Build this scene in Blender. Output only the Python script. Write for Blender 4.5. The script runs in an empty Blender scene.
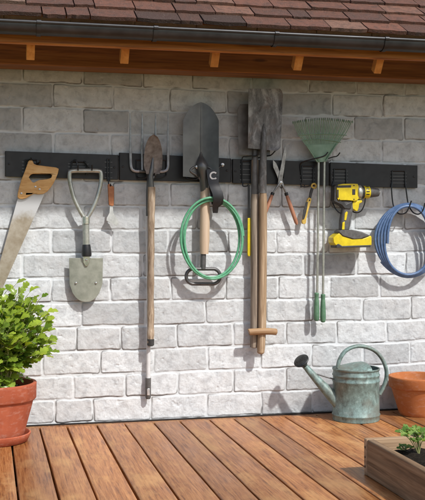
import bpy, math, random
import numpy as np
from mathutils import Vector, Matrix
from mathutils.geometry import tessellate_polygon

R = math.radians
random.seed(7)
rng = np.random.default_rng(11)
scene = bpy.context.scene
COL = scene.collection

# ------------------------------------------------------------------ camera
FPX = 975.0                       # focal length in photo pixels (photo 425 x 500)
YAW = R(13.1)
CAM_H = 0.825
DIST = 4.29
FWD = Vector((math.sin(YAW), math.cos(YAW), 0))
RGT = Vector((math.cos(YAW), -math.sin(YAW), 0))
UP = Vector((0, 0, 1))
CAM = Vector((-DIST * math.sin(YAW), -DIST * math.cos(YAW), CAM_H))
HORIZON = 230.0
cam_data = bpy.data.cameras.new('camera')
cam = bpy.data.objects.new('camera', cam_data)
COL.objects.link(cam)
cam.location = CAM
cam.rotation_euler = (R(90), 0, -YAW)
cam_data.sensor_fit = 'HORIZONTAL'
cam_data.sensor_width = 36
cam_data.lens = FPX / 425 * 36
cam_data.shift_y = -(250 - HORIZON) / 425
cam_data.clip_end = 500
scene.camera = cam

# ------------------------------------------------------------------ light
SUN_EL, SUN_AZ = R(47), R(27)      # azimuth measured from straight in front of the wall, to the right
world = bpy.data.worlds.new('World')
scene.world = world
world.use_nodes = True
wn = world.node_tree
sky = wn.nodes.new('ShaderNodeTexSky')
sky.sky_type = 'NISHITA'
sky.sun_disc = False
sky.sun_elevation = SUN_EL
sky.sun_rotation = math.pi - SUN_AZ
sky.air_density = 1.0
sky.dust_density = 2.0
bg = wn.nodes['Background']
bg.inputs[1].default_value = 0.13
wn.links.new(sky.outputs[0], bg.inputs[0])
sun_d = bpy.data.lights.new('sun', 'SUN')
sun_d.energy = 3.5
sun_d.angle = R(2.0)
sun_d.color = (1.0, 0.985, 0.96)
sun = bpy.data.objects.new('sun', sun_d)
COL.objects.link(sun)
to_sun = Vector((math.sin(SUN_AZ) * math.cos(SUN_EL), -math.cos(SUN_AZ) * math.cos(SUN_EL), math.sin(SUN_EL)))
sun.location = to_sun * 8
sun.rotation_euler = to_sun.to_track_quat('Z', 'Y').to_euler()
vs = scene.view_settings
vs.view_transform = 'Standard'
vs.look = 'None'
vs.gamma = 1
vs.exposure = 0.16
vs.use_curve_mapping = False

# ------------------------------------------------------------------ placing
def ray(px, py):
    return FWD + RGT * ((px - 212.5) / FPX) + UP * ((HORIZON - py) / FPX)

def P(px, py, d=0.0):
    """point d metres in front of the wall face"""
    r = ray(px, py)
    return CAM + r * ((-d - CAM.y) / r.y)

def G(px, py, z=0.0):
    r = ray(px, py)
    return CAM + r * ((z - CAM.z) / r.z)

MPX = DIST / FPX                   # metres per photo pixel at the wall

# ------------------------------------------------------------------ mesh builder
class MB:
    def __init__(s):
        s.v = []; s.f = []; s.t = []      # t: tint per vertex
        s.tint = 0.5

    def add(s, verts, faces):
        o = len(s.v)
        s.v += [Vector(p) for p in verts]
        s.t += [s.tint] * len(verts)
        s.f += [tuple(i + o for i in f) for f in faces]

    def box(s, c, size, m=None):
        hx, hy, hz = size[0] / 2, size[1] / 2, size[2] / 2
        vs_ = [Vector((x, y, z)) for x in (-hx, hx) for y in (-hy, hy) for z in (-hz, hz)]
        if m is not None:
            vs_ = [m @ p for p in vs_]
        vs_ = [p + Vector(c) for p in vs_]
        s.add(vs_, [(0, 1, 3, 2), (4, 6, 7, 5), (0, 4, 5, 1), (2, 3, 7, 6), (0, 2, 6, 4), (1, 5, 7, 3)])

    def hexa(s, b, t):
        """b, t: four bottom and four top points, counter-clockwise from above"""
        s.add(list(b) + list(t), [(3, 2, 1, 0), (4, 5, 6, 7), (0, 1, 5, 4), (1, 2, 6, 5), (2, 3, 7, 6), (3, 0, 4, 7)])

    def tube(s, pts, r, seg=10, closed=False, flat=None):
        pts = [Vector(p) for p in pts]
        n = len(pts)
        rad = r if isinstance(r, (list, tuple)) else [r] * n
        tang = []
        for i in range(n):
            if closed:
                t = pts[(i + 1) % n] - pts[i - 1]
            else:
                t = pts[min(i + 1, n - 1)] - pts[max(i - 1, 0)]
            tang.append(t.normalized())
        ref = Vector((0, 1, 0))
        if abs(tang[0].dot(ref)) > 0.9:
            ref = Vector((0, 0, 1))
        nrm = (ref - tang[0] * ref.dot(tang[0])).normalized()
        vs_, fs = [], []
        for i in range(n):
            nrm = (nrm - tang[i] * nrm.dot(tang[i])).normalized()
            b = tang[i].cross(nrm)
            k = flat if flat else 1.0
            for j in range(seg):
                a = 2 * math.pi * j / seg
                vs_.append(pts[i] + nrm * (math.cos(a) * rad[i] * k) + b * (math.sin(a) * rad[i]))
        m = n if closed else n - 1
        for i in range(m):
            i2 = (i + 1) % n
            for j in range(seg):
                j2 = (j + 1) % seg
                fs.append((i * seg + j, i * seg + j2, i2 * seg + j2, i2 * seg + j))
        if not closed:
            fs.append(tuple(range(seg))[::-1])
            fs.append(tuple((n - 1) * seg + j for j in range(seg)))
        s.add(vs_, fs)

    def lathe(s, prof, c, seg=48, m=None, cap=True):
        c = Vector(c)
        vs_, fs = [], []
        for (r, z) in prof:
            for j in range(seg):
                a = 2 * math.pi * j / seg
                p = Vector((r * math.cos(a), r * math.sin(a), z))
                vs_.append(c + (m @ p if m is not None else p))
        for i in range(len(prof) - 1):
            for j in range(seg):
                j2 = (j + 1) % seg
                fs.append((i * seg + j, i * seg + j2, (i + 1) * seg + j2, (i + 1) * seg + j))
        if cap:
            fs.append(tuple(range(seg))[::-1])
            fs.append(tuple((len(prof) - 1) * seg + j for j in range(seg)))
        s.add(vs_, fs)

    def prism(s, outer, back, front, hole=None):
        """outer, hole: outlines in photo pixels; back, front: distances from the wall, or front a function of (px, py)"""
        loops = [outer] + ([hole] if hole else [])
        mid = (back + front) / 2
        L3 = [[P(x, y, mid) for x, y in lp] for lp in loops]
        flat = [p for lp in L3 for p in lp]
        tris = tessellate_polygon([[Vector((p.x, p.z, 0)) for p in lp] for lp in L3])
        n = len(flat)
        vs_ = [Vector((p.x, -back, p.z)) for p in flat] + [Vector((p.x, -front, p.z)) for p in flat]
        fs = []
        for t in tris:
            a, b, c = (flat[i] for i in t)
            cr = (b.x - a.x) * (c.z - a.z) - (b.z - a.z) * (c.x - a.x)
            t = t if cr > 0 else t[::-1]
            fs.append(tuple(i + n for i in t))
            fs.append(tuple(t[::-1]))
        o = 0
        for lp in L3:
            k = len(lp)
            for i in range(k):
                a, b = o + i, o + (i + 1) % k
                fs.append((a, b, b + n, a + n))
            o += k
        s.add(vs_, fs)

    def sheet(s, grid, off):
        """grid[i][j] front points, off: vector or function(i,j) to the back"""
        ni, nj = len(grid), len(grid[0])
        vs_ = [p for row in grid for p in row]
        n = len(vs_)
        vs_ = vs_ + [p + off for p in vs_]
        fs = []
        I = lambda i, j: i * nj + j
        for i in range(ni - 1):
            for j in range(nj - 1):
                q = (I(i, j), I(i, j + 1), I(i + 1, j + 1), I(i + 1, j))
                fs.append(q); fs.append(tuple(k + n for k in q[::-1]))
        edge = [I(0, j) for j in range(nj)] + [I(i, nj - 1) for i in range(1, ni)] + [I(ni - 1, j) for j in range(nj - 2, -1, -1)] + [I(i, 0) for i in range(ni - 2, 0, -1)]
        for k in range(len(edge)):
            a, b = edge[k], edge[(k + 1) % len(edge)]
            fs.append((b, a, a + n, b + n))
        s.add(vs_, fs)

def build(name, mb, mat, parent=None, bevel=0, sharp=40, recalc=True, label=None):
    me = bpy.data.meshes.new(name)
    org = Vector((0, 0, 0))
    q = parent
    while q is not None:
        org = org + q.location; q = q.parent
    me.from_pydata([p - org for p in mb.v], [], mb.f)
    me.update()
    at = me.attributes.new('tint', 'FLOAT', 'POINT')
    at.data.foreach_set('value', mb.t)
    if recalc:
        import bmesh
        bm = bmesh.new(); bm.from_mesh(me)
        bmesh.ops.recalc_face_normals(bm, faces=bm.faces)
        bm.to_mesh(me); bm.free()
    me.shade_smooth()
    me.set_sharp_from_angle(angle=R(sharp))
    me.materials.append(mat)
    o = bpy.data.objects.new(name, me)
    COL.objects.link(o)
    if parent is not None:
        o.parent = parent
    if bevel:
        b = o.modifiers.new('bevel', 'BEVEL'); b.width = bevel; b.segments = 2
        b.limit_method = 'ANGLE'; b.angle_limit = R(35); b.use_clamp_overlap = True
    if label:
        o['label'] = label
    return o

def tag(o, label, cat, group=None):
    o['label'] = label; o['category'] = cat
    if group:
        o['group'] = group
    return o

def thing(name, loc, label, cat, group=None):
    o = bpy.data.objects.new(name, None)
    COL.objects.link(o)
    o.location = loc
    o.empty_display_size = 0.05
    return tag(o, label, cat, group)

# ------------------------------------------------------------------ materials
def S(h, mul=1.0):
    return (h[0] * mul, h[1] * mul, h[2] * mul, 1)

class NT:
    def __init__(s, name):
        s.m = bpy.data.materials.new(name); s.m.use_nodes = True
        s.n = s.m.node_tree.nodes; s.l = s.m.node_tree.links
        s.b = s.n['Principled BSDF']
        s.tc = s.n.new('ShaderNodeTexCoord')

    def map(s, scale, rot=(0, 0, 0)):
        mp = s.n.new('ShaderNodeMapping')
        mp.inputs['Scale'].default_value = scale
        mp.inputs['Rotation'].default_value = rot
        s.l.new(s.tc.outputs['Object'], mp.inputs[0])
        return mp.outputs[0]

    def noise(s, vec, scale, detail=5, rough=0.6, dist=0.0):
        t = s.n.new('ShaderNodeTexNoise')
        t.inputs['Scale'].default_value = scale
        t.inputs['Detail'].default_value = detail
        t.inputs['Roughness'].default_value = rough
        t.inputs['Distortion'].default_value = dist
        s.l.new(vec, t.inputs['Vector'])
        return t.outputs['Fac']

    def ramp(s, fac, stops):
        r = s.n.new('ShaderNodeValToRGB')
        e = r.color_ramp.elements
        while len(e) < len(stops):
            e.new(0.5)
        for k, (p, c) in enumerate(stops):
            e[k].position = p
            e[k].color = c if len(c) == 4 else (*c, 1)
        s.l.new(fac, r.inputs[0])
        return r.outputs[0]

    def mix(s, fac, a, b, mode='MIX'):
        m = s.n.new('ShaderNodeMix'); m.data_type = 'RGBA'; m.blend_type = mode
        for sock, v in ((m.inputs[0], fac), (m.inputs[6], a), (m.inputs[7], b)):
            if isinstance(v, (int, float)):
                sock.default_value = v
            elif isinstance(v, tuple):
                sock.default_value = v if len(v) == 4 else (*v, 1)
            else:
                s.l.new(v, sock)
        return m.outputs[2]

    def math(s, op, a, b):
        m = s.n.new('ShaderNodeMath'); m.operation = op
        for i, v in enumerate((a, b)):
            if isinstance(v, (int, float)):
                m.inputs[i].default_value = v
            else:
                s.l.new(v, m.inputs[i])
        return m.outputs[0]

    def attr(s, name):
        a = s.n.new('ShaderNodeAttribute'); a.attribute_name = name
        return a.outputs['Fac']

    def bump(s, h, strength=0.3, dist=0.002):
        b = s.n.new('ShaderNodeBump')
        b.inputs['Strength'].default_value = strength
        b.inputs['Distance'].default_value = dist
        s.l.new(h, b.inputs['Height'])
        s.l.new(b.outputs[0], s.b.inputs['Normal'])

    def set(s, color=None, rough=0.5, metal=0.0, spec=0.5):
        if color is not None:
            if isinstance(color, tuple):
                s.b.inputs['Base Color'].default_value = color if len(color) == 4 else (*color, 1)
            else:
                s.l.new(color, s.b.inputs['Base Color'])
        if isinstance(rough, (int, float)):
            s.b.inputs['Roughness'].default_value = rough
        else:
            s.l.new(rough, s.b.inputs['Roughness'])
        s.b.inputs['Metallic'].default_value = metal
        s.b.inputs['Specular IOR Level'].default_value = spec
        return s.m

def mottled(name, c1, c2, scale=40, rough=0.5, metal=0.0, bump=0.15, detail=6, stretch=(1, 1, 1), spec=0.5, lo=0.35, hi=0.65, bd=0.002):
    t = NT(name)
    v = t.map(stretch)
    n = t.noise(v, scale, detail)
    c = t.ramp(n, [(lo, c1), (hi, c2)])
    if bump:
        t.bump(n, bump, bd)
    rr = t.noise(v, scale * 0.37, 3)
    rg = t.math('ADD', t.math('MULTIPLY', rr, 0.25), max(rough - 0.12, 0.02))
    return t.set(c, rg, metal, spec)

def wood(name, c1, c2, c3, axis=2, scale=60, rough=0.55, tintamt=0.5, knots=False, bump=0.25, spec=0.4, along=0.045):
    t = NT(name)
    st = [1.0, 1.0, 1.0]; st[axis] = along
    v = t.map(tuple(st))
    tn = t.attr('tint')
    off = t.n.new('ShaderNodeVectorMath'); off.operation = 'MULTIPLY_ADD'
    comb = t.n.new('ShaderNodeCombineXYZ')
    for k in range(3):
        t.l.new(tn, comb.inputs[k])
    t.l.new(comb.outputs[0], off.inputs[0])
    off.inputs[1].default_value = (7.3, 3.1, 5.7)
    t.l.new(v, off.inputs[2])
    v = off.outputs[0]
    n1 = t.noise(v, scale, 6, 0.65, 0.6)
    n2 = t.noise(v, scale * 0.18, 3, 0.5, 1.2)
    c = t.ramp(n1, [(0.3, c1), (0.52, c2), (0.72, c3)])
    c = t.mix(t.ramp(n2, [(0.35, (0, 0, 0)), (0.7, (0.75, 0.75, 0.75))]), c, c1)
    lum = t.ramp(tn, [(0.0, (1 - tintamt,) * 3), (1.0, (1 + tintamt * 0.6,) * 3)])
    c = t.mix(1.0, c, lum, 'MULTIPLY')
    if knots:
        vv = t.map((9, 9, 9)) if axis == 9 else t.map(tuple(2.2 if k == axis else 9.0 for k in range(3)))
        vo = t.n.new('ShaderNodeTexVoronoi'); vo.inputs['Scale'].default_value = 1.0
        t.l.new(vv, vo.inputs['Vector'])
        k = t.ramp(vo.outputs['Distance'], [(0.04, (1, 1, 1)), (0.09, (0, 0, 0))])
        c = t.mix(t.math('MULTIPLY', k, 0.75), c, S(c1, 0.3))
    t.bump(n1, bump, 0.002)
    return t.set(c, rough, 0.0, spec)

def plain(name, c, rough=0.45, metal=0.0, spec=0.5):
    return mottled(name, S(c, 0.86)[:3], S(c, 1.1)[:3], 90, rough, metal, 0.05, 4, spec=spec, lo=0.3, hi=0.7)

M = {}
# ---- wall: whitewashed blocks; tint = tone of the single block, mortar = joint mask
t = NT('whitewashed_brick')
v = t.map((1, 1, 1))
n1 = t.noise(v, 24, 8, 0.66, 0.5)
n2 = t.noise(v, 150, 7, 0.75)
n3 = t.noise(v, 7, 4, 0.6)
tone = t.ramp(t.attr('tint'), [(0.0, (0.25, 0.258, 0.258)), (0.35, (0.41, 0.425, 0.428)), (0.75, (0.585, 0.608, 0.612)), (1.0, (0.66, 0.685, 0.69))])
worn = t.ramp(n1, [(0.34, (0.72, 0.72, 0.73)), (0.48, (0.96, 0.96, 0.96)), (0.64, (1.11, 1.11, 1.11))])
c = t.mix(1.0, tone, worn, 'MULTIPLY')
c = t.mix(t.ramp(n3, [(0.4, (0, 0, 0)), (0.72, (0.35, 0.35, 0.35))]), c, (0.50, 0.475, 0.45))
spk = t.ramp(n2, [(0.34, (1, 1, 1)), (0.43, (0, 0, 0))])
c = t.mix(t.math('MULTIPLY', spk, 0.6), c, (0.33, 0.32, 0.31))
c = t.mix(t.attr('mortar'), c, (0.645, 0.670, 0.675))
c = t.mix(t.attr('joint_shade'), c, (0.13, 0.12, 0.11))  # joint shadow put into the colour
hh = t.math('ADD', n1, t.math('MULTIPLY', n2, 0.8))
t.bump(hh, 0.45, 0.004)
M['brick'] = t.set(c, 0.82, 0, 0.25)

t = NT('deck_boards')
tn = t.attr('tint')
off = t.n.new('ShaderNodeVectorMath'); off.operation = 'MULTIPLY_ADD'
cb = t.n.new('ShaderNodeCombineXYZ')
for k in range(3):
    t.l.new(tn, cb.inputs[k])
t.l.new(cb.outputs[0], off.inputs[0]); off.inputs[1].default_value = (17.3, 13.1, 5.7)
t.l.new(t.map((1, 0.045, 1)), off.inputs[2])
off2 = t.n.new('ShaderNodeVectorMath'); off2.operation = 'MULTIPLY_ADD'
t.l.new(cb.outputs[0], off2.inputs[0]); off2.inputs[1].default_value = (17.3, 13.1, 5.7)
t.l.new(t.map((1, 0.45, 1)), off2.inputs[2])
n1 = t.noise(off.outputs[0], 120, 9, 0.74, 0.2)
n2 = t.noise(off2.outputs[0], 9, 7, 0.66, 0.1)
n3 = t.noise(off2.outputs[0], 30, 7, 0.72, 0.1)
n4 = t.noise(t.map((1, 1, 1)), 140, 4, 0.7)
c = t.ramp(n1, [(0.36, (0.17, 0.058, 0.017)), (0.48, (0.37, 0.145, 0.044)), (0.62, (0.53, 0.245, 0.088))])
c = t.mix(t.ramp(n2, [(0.50, (0, 0, 0)), (0.66, (0.62, 0.62, 0.62))]), c, (0.64, 0.37, 0.155))
c = t.mix(t.ramp(n3, [(0.30, (0.5, 0.5, 0.5)), (0.42, (0, 0, 0))]), c, (0.20, 0.072, 0.025))
c = t.mix(t.ramp(n4, [(0.64, (0, 0, 0)), (0.72, (0.5, 0.5, 0.5))]), c, (0.70, 0.50, 0.32))
c = t.mix(1.0, c, t.ramp(tn, [(0.0, (0.62, 0.59, 0.58)), (1.0, (1.14, 1.08, 1.0))]), 'MULTIPLY')
t.bump(t.math('ADD', n1, t.math('MULTIPLY', n3, 0.6)), 0.35, 0.0025)
M['deck'] = t.set(c, t.math('ADD', 0.22, t.math('MULTIPLY', n2, 0.35)), 0, 0.5)
M['eave'] = wood('eave_timber', (0.20, 0.062, 0.014), (0.50, 0.19, 0.040), (0.68, 0.31, 0.08), axis=0, scale=80, rough=0.5, tintamt=0.5, knots=True)
M['rafter'] = wood('rafter_timber', (0.46, 0.17, 0.035), (0.66, 0.29, 0.07), (0.76, 0.38, 0.12), axis=1, scale=40, rough=0.5, tintamt=0.2)
t = NT('clay_tile')
v = t.map((1, 1, 1))
n1 = t.noise(v, 35, 7, 0.7)
n2 = t.noise(v, 160, 4, 0.7)
base = t.ramp(t.attr('tint'), [(0.0, (0.065, 0.038, 0.028)), (0.4, (0.135, 0.063, 0.042)), (0.75, (0.20, 0.086, 0.054)), (1.0, (0.24, 0.15, 0.105))])
c = t.mix(t.ramp(n1, [(0.46, (0, 0, 0)), (0.66, (0.8, 0.8, 0.8))]), base, (0.07, 0.045, 0.034))
c = t.mix(t.ramp(n2, [(0.58, (0, 0, 0)), (0.70, (0.5, 0.5, 0.5))]), c, (0.30, 0.25, 0.21))
t.bump(t.math('ADD', n1, n2), 0.9, 0.006)
M['tile'] = t.set(c, 0.7, 0, 0.3)
M['gutter'] = mottled('dark_zinc', (0.026, 0.026, 0.027), (0.046, 0.046, 0.047), 14, 0.38, 0.3, 0.06, 6)
M['rail'] = mottled('charcoal_steel', (0.020, 0.021, 0.022), (0.030, 0.031, 0.032), 25, 0.5, 0.0, 0.05, spec=0.4)
M['rail_dark'] = mottled('black_steel', (0.010, 0.010, 0.011), (0.018, 0.018, 0.019), 25, 0.45, 0.0, 0.05, spec=0.4)
M['wire'] = plain('black_coated_wire', (0.012, 0.012, 0.013), 0.35)
M['slot'] = plain('grey_slot_edge', (0.10, 0.10, 0.10), 0.4, 0.4)
M['bolt'] = plain('bright_bolt', (0.55, 0.55, 0.54), 0.3, 0.9)
M['saw_wood'] = wood('oiled_beech', (0.50, 0.25, 0.07), (0.74, 0.45, 0.17), (0.82, 0.55, 0.26), axis=0, scale=70, rough=0.4, tintamt=0.1, along=0.25)
t = NT('worn_saw_steel')
n1 = t.noise(t.map((1, 1, 1)), 14, 7, 0.65)
sp = t.n.new('ShaderNodeSeparateXYZ'); t.l.new(t.tc.outputs['Object'], sp.inputs[0])
zz = t.math('ADD', t.math('MULTIPLY', sp.outputs[2], 4.0), t.math('ADD', t.math('MULTIPLY', n1, 0.45), 0.52))
c = t.ramp(n1, [(0.34, (0.28, 0.225, 0.15)), (0.66, (0.47, 0.42, 0.34))])
c = t.mix(t.ramp(zz, [(0.40, (0, 0, 0)), (0.58, (1, 1, 1))]), c, (0.56, 0.56, 0.555))
M['saw_blade'] = t.set(c, 0.36, 0.25, 0.5)
M['nickel'] = mottled('brushed_nickel', (0.36, 0.365, 0.32), (0.50, 0.505, 0.45), 60, 0.33, 0.6, 0.04)
M['chrome'] = plain('chrome', (0.72, 0.72, 0.70), 0.18, 1.0)
M['sage_metal'] = mottled('sage_grey_metal', (0.25, 0.265, 0.215), (0.36, 0.37, 0.31), 30, 0.42, 0.35, 0.06)
M['black'] = plain('black_plastic', (0.013, 0.013, 0.014), 0.4)
M['leather'] = mottled('tan_leather', (0.30, 0.105, 0.035), (0.42, 0.16, 0.06), 60, 0.5, 0, 0.2)
M['pale_steel'] = mottled('pale_steel', (0.58, 0.58, 0.57), (0.78, 0.78, 0.77), 40, 0.3, 0.7, 0.05)
M['fork'] = mottled('grey_fork_steel', (0.30, 0.31, 0.33), (0.46, 0.47, 0.49), 60, 0.4, 0.6, 0.1)
M['white_pole'] = mottled('pale_grey_pole', (0.55, 0.55, 0.54), (0.68, 0.68, 0.67), 30, 0.5, 0, 0.05)
M['old_steel'] = mottled('brown_worn_steel', (0.10, 0.07, 0.055), (0.30, 0.255, 0.225), 26, 0.5, 0.3, 0.2, 9)
M['handle_old'] = wood('weathered_handle', (0.14, 0.09, 0.055), (0.44, 0.335, 0.23), (0.68, 0.57, 0.44), axis=2, scale=120, rough=0.65, tintamt=0.1, bump=0.8, along=0.14)
M['spade_steel'] = mottled('dark_grey_steel', (0.10, 0.099, 0.097), (0.155, 0.154, 0.15), 12, 0.30, 0.45, 0.04)
M['handle_pale'] = wood('pale_ash_handle', (0.50, 0.37, 0.25), (0.60, 0.46, 0.33), (0.68, 0.54, 0.41), axis=2, scale=55, rough=0.5, tintamt=0.1)
M['grip_metal'] = mottled('gunmetal_grip', (0.075, 0.073, 0.072), (0.125, 0.12, 0.118), 50, 0.4, 0.4, 0.08)
M['hose_green'] = mottled('green_hose', (0.09, 0.31, 0.165), (0.14, 0.40, 0.235), 60, 0.35, 0, 0.05)
M['hose_blue'] = mottled('blue_hose', (0.066, 0.125, 0.25), (0.115, 0.185, 0.325), 60, 0.4, 0, 0.05)
M['white'] = plain('white_print', (0.80, 0.80, 0.79), 0.5)
t = NT('rusty_spade_steel')
n1 = t.noise(t.map((1, 1, 0.5)), 22, 9, 0.72, 0.6); n2 = t.noise(t.map((1, 1, 1)), 11, 5, 0.6); n3 = t.noise(t.map((1, 1, 1)), 120, 5, 0.7)
c = t.ramp(n1, [(0.34, (0.06, 0.056, 0.054)), (0.52, (0.19, 0.186, 0.182)), (0.66, (0.42, 0.415, 0.41))])
c = t.mix(t.ramp(n2, [(0.52, (0, 0, 0)), (0.68, (0.6, 0.6, 0.6))]), c, (0.17, 0.10, 0.07))
c = t.mix(t.ramp(n3, [(0.62, (0, 0, 0)), (0.7, (0.6, 0.6, 0.6))]), c, (0.42, 0.41, 0.40))
t.bump(n1, 0.25, 0.002)
M['rust_steel'] = t.set(c, 0.5, 0.25, 0.5)
M['dark_steel'] = mottled('dark_spade_steel', (0.09, 0.086, 0.08), (0.19, 0.185, 0.18), 20, 0.5, 0.15, 0.2, 8)
M['handle_grey'] = wood('greyed_handle', (0.12, 0.09, 0.068), (0.33, 0.262, 0.195), (0.54, 0.455, 0.36), axis=2, scale=120, rough=0.65, tintamt=0.1, bump=0.8)
M['handle_tan'] = wood('tan_handle', (0.18, 0.11, 0.06), (0.43, 0.30, 0.18), (0.62, 0.48, 0.33), axis=2, scale=120, rough=0.6, tintamt=0.1, bump=0.8)
M['tbar'] = wood('tan_tbar', (0.24, 0.13, 0.06), (0.42, 0.26, 0.13), (0.54, 0.36, 0.20), axis=0, scale=95, rough=0.6, tintamt=0.2)
M['yellow'] = mottled('yellow_plastic', (0.62, 0.47, 0.008), (0.76, 0.59, 0.012), 50, 0.35, 0, 0.04)
M['grey_rubber'] = mottled('grey_rubber', (0.075, 0.072, 0.068), (0.12, 0.115, 0.11), 80, 0.55, 0, 0.15)
M['dark_rubber'] = mottled('dark_rubber', (0.024, 0.023, 0.022), (0.045, 0.043, 0.041), 80, 0.5, 0, 0.15)
M['shear_grip'] = wood('red_brown_grip', (0.26, 0.10, 0.055), (0.42, 0.19, 0.11), (0.54, 0.29, 0.19), axis=2, scale=80, rough=0.5, tintamt=0.1)
M['shear_steel'] = mottled('old_shear_steel', (0.20, 0.19, 0.18), (0.42, 0.41, 0.39), 45, 0.4, 0.7, 0.1)
M['rake_green'] = mottled('sage_green_plastic', (0.17, 0.285, 0.19), (0.23, 0.35, 0.245), 40, 0.5, 0, 0.06)
M['grip_green'] = mottled('green_grip', (0.07, 0.16, 0.09), (0.11, 0.225, 0.13), 60, 0.5, 0, 0.15)
M['tool_yellow'] = plain('mustard_plastic', (0.60, 0.40, 0.08), 0.4)

t = NT('verdigris_zinc')
v = t.map((1, 1, 0.75))
n1 = t.noise(v, 46, 9, 0.72, 0.1)
n2 = t.noise(t.map((1, 1, 1)), 9, 5, 0.6)
c = t.ramp(n1, [(0.32, (0.08, 0.095, 0.085)), (0.45, (0.155, 0.22, 0.20)), (0.58, (0.22, 0.32, 0.295)), (0.72, (0.40, 0.49, 0.46))])
c = t.mix(t.ramp(n2, [(0.46, (0, 0, 0)), (0.68, (0.75, 0.75, 0.75))]), c, (0.17, 0.155, 0.12))
t.bump(n1, 0.12, 0.002)
M['verdigris'] = t.set(c, 0.5, 0.15, 0.5)
M['rose_black'] = mottled('blackened_rose', (0.02, 0.021, 0.021), (0.05, 0.052, 0.052), 50, 0.4, 0.5, 0.1)
def terracotta(name, a, b, chalk):
    t = NT(name)
    v = t.map((1, 1, 1))
    n1 = t.noise(v, 12, 7, 0.65, 0.5)
    n2 = t.noise(t.map((1, 1, 2.5)), 30, 6, 0.7)
    n3 = t.noise(v, 260, 3, 0.6)
    c = t.ramp(n1, [(0.32, a), (0.68, b)])
    c = t.mix(t.math('MULTIPLY', t.ramp(n2, [(0.52, (0, 0, 0)), (0.74, (1, 1, 1))]), chalk), c, (0.62, 0.42, 0.34))
    t.bump(t.math('ADD', n2, t.math('MULTIPLY', n3, 0.4)), 0.25, 0.002)
    return t.set(c, 0.78, 0, 0.3)
M['terra_red'] = terracotta('red_terracotta', (0.33, 0.075, 0.034), (0.46, 0.125, 0.06), 0.4)
M['terra_orange'] = terracotta('orange_terracotta', (0.40, 0.12, 0.036), (0.50, 0.18, 0.06), 0.4)
M['planter'] = wood('planter_board', (0.10, 0.058, 0.03), (0.33, 0.205, 0.11), (0.52, 0.37, 0.225), axis=1, scale=60, rough=0.7, tintamt=0.25, knots=True, bump=0.4)
M['planter_end'] = wood('planter_end_board', (0.20, 0.12, 0.065), (0.42, 0.28, 0.165), (0.56, 0.41, 0.27), axis=0, scale=38, rough=0.7, tintamt=0.25, bump=0.4)
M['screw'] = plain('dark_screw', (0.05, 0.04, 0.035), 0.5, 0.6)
t = NT('potting_soil')
v = t.map((1, 1, 1))
n1 = t.noise(v, 120, 6, 0.75)
c = t.ramp(n1, [(0.35, (0.008, 0.006, 0.004)), (0.6, (0.030, 0.022, 0.015)), (0.78, (0.075, 0.055, 0.04))])
t.bump(n1, 0.8, 0.006)
M['soil'] = t.set(c, 0.95, 0, 0.2)
M['perlite'] = plain('perlite', (0.70, 0.69, 0.66), 0.8)
def leaf_mat(name, lo, hi, trans):
    t = NT(name)
    n1 = t.noise(t.map((1, 1, 1)), 60, 4)
    tone = t.ramp(t.attr('tint'), [(0.0, lo), (1.0, hi)])
    c = t.mix(1.0, tone, t.ramp(n1, [(0.3, (0.82, 0.84, 0.8)), (0.7, (1.12, 1.1, 1.1))]), 'MULTIPLY')
    t.set(c, 0.3, 0, 0.5)
    tr = t.n.new('ShaderNodeBsdfTranslucent')
    t.l.new(t.mix(1.0, c, (1.25, 1.15, 0.45), 'MULTIPLY'), tr.inputs['Color'])
    mx = t.n.new('ShaderNodeMixShader'); mx.inputs[0].default_value = trans
    t.l.new(t.b.outputs[0], mx.inputs[1]); t.l.new(tr.outputs[0], mx.inputs[2])
    t.l.new(mx.outputs[0], t.n['Material Output'].inputs['Surface'])
    t.bump(n1, 0.2, 0.002)
    return t.m
M['leaf'] = leaf_mat('herb_leaf', (0.032, 0.12, 0.014), (0.42, 0.55, 0.07), 0.42)
M['seedling'] = leaf_mat('seedling_leaf', (0.10, 0.22, 0.04), (0.32, 0.46, 0.12), 0.4)
M['stem'] = mottled('herb_stem', (0.22, 0.25, 0.08), (0.36, 0.34, 0.16), 60, 0.5, 0, 0.1)
t = NT('lawn')
n1 = t.noise(t.map((1, 1, 1)), 3, 8, 0.7)
M['lawn'] = t.set(t.ramp(n1, [(0.35, (0.035, 0.07, 0.018)), (0.65, (0.075, 0.12, 0.035))]), 0.9, 0, 0.2)

# ------------------------------------------------------------------ ground
def structure(o):
    o['kind'] = 'structure'; return o

g = MB()
g.add([(-150, -150, -0.17), (150, -150, -0.17), (150, 150, -0.17), (-150, 150, -0.17)], [(0, 1, 2, 3)])
structure(build('ground', g, M['lawn']))

# ------------------------------------------------------------------ brick wall
def vnoise(x, z, cell, seed):
    r = np.random.default_rng(seed)
    T = r.random((257, 257)).astype(np.float32)
    u = x / cell + 37.0; w = z / cell + 51.0
    i = np.floor(u).astype(int); j = np.floor(w).astype(int)
    fu = u - i; fw = w - j
    fu = fu * fu * (3 - 2 * fu); fw = fw * fw * (3 - 2 * fw)
    a = T[i % 256, j % 256]; b = T[(i + 1) % 256, j % 256]
    c_ = T[i % 256, (j + 1) % 256]; d_ = T[(i + 1) % 256, (j + 1) % 256]
    return (a * (1 - fu) + b * fu) * (1 - fw) + (c_ * (1 - fu) + d_ * fu) * fw - 0.5

def fbm(x, z, cell, seed, octv=4, gain=0.5):
    s_ = 0; a = 1.0
    for k in range(octv):
        s_ = s_ + a * vnoise(x, z, cell / 2 ** k, seed + 17 * k); a *= gain
    return s_

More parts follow.
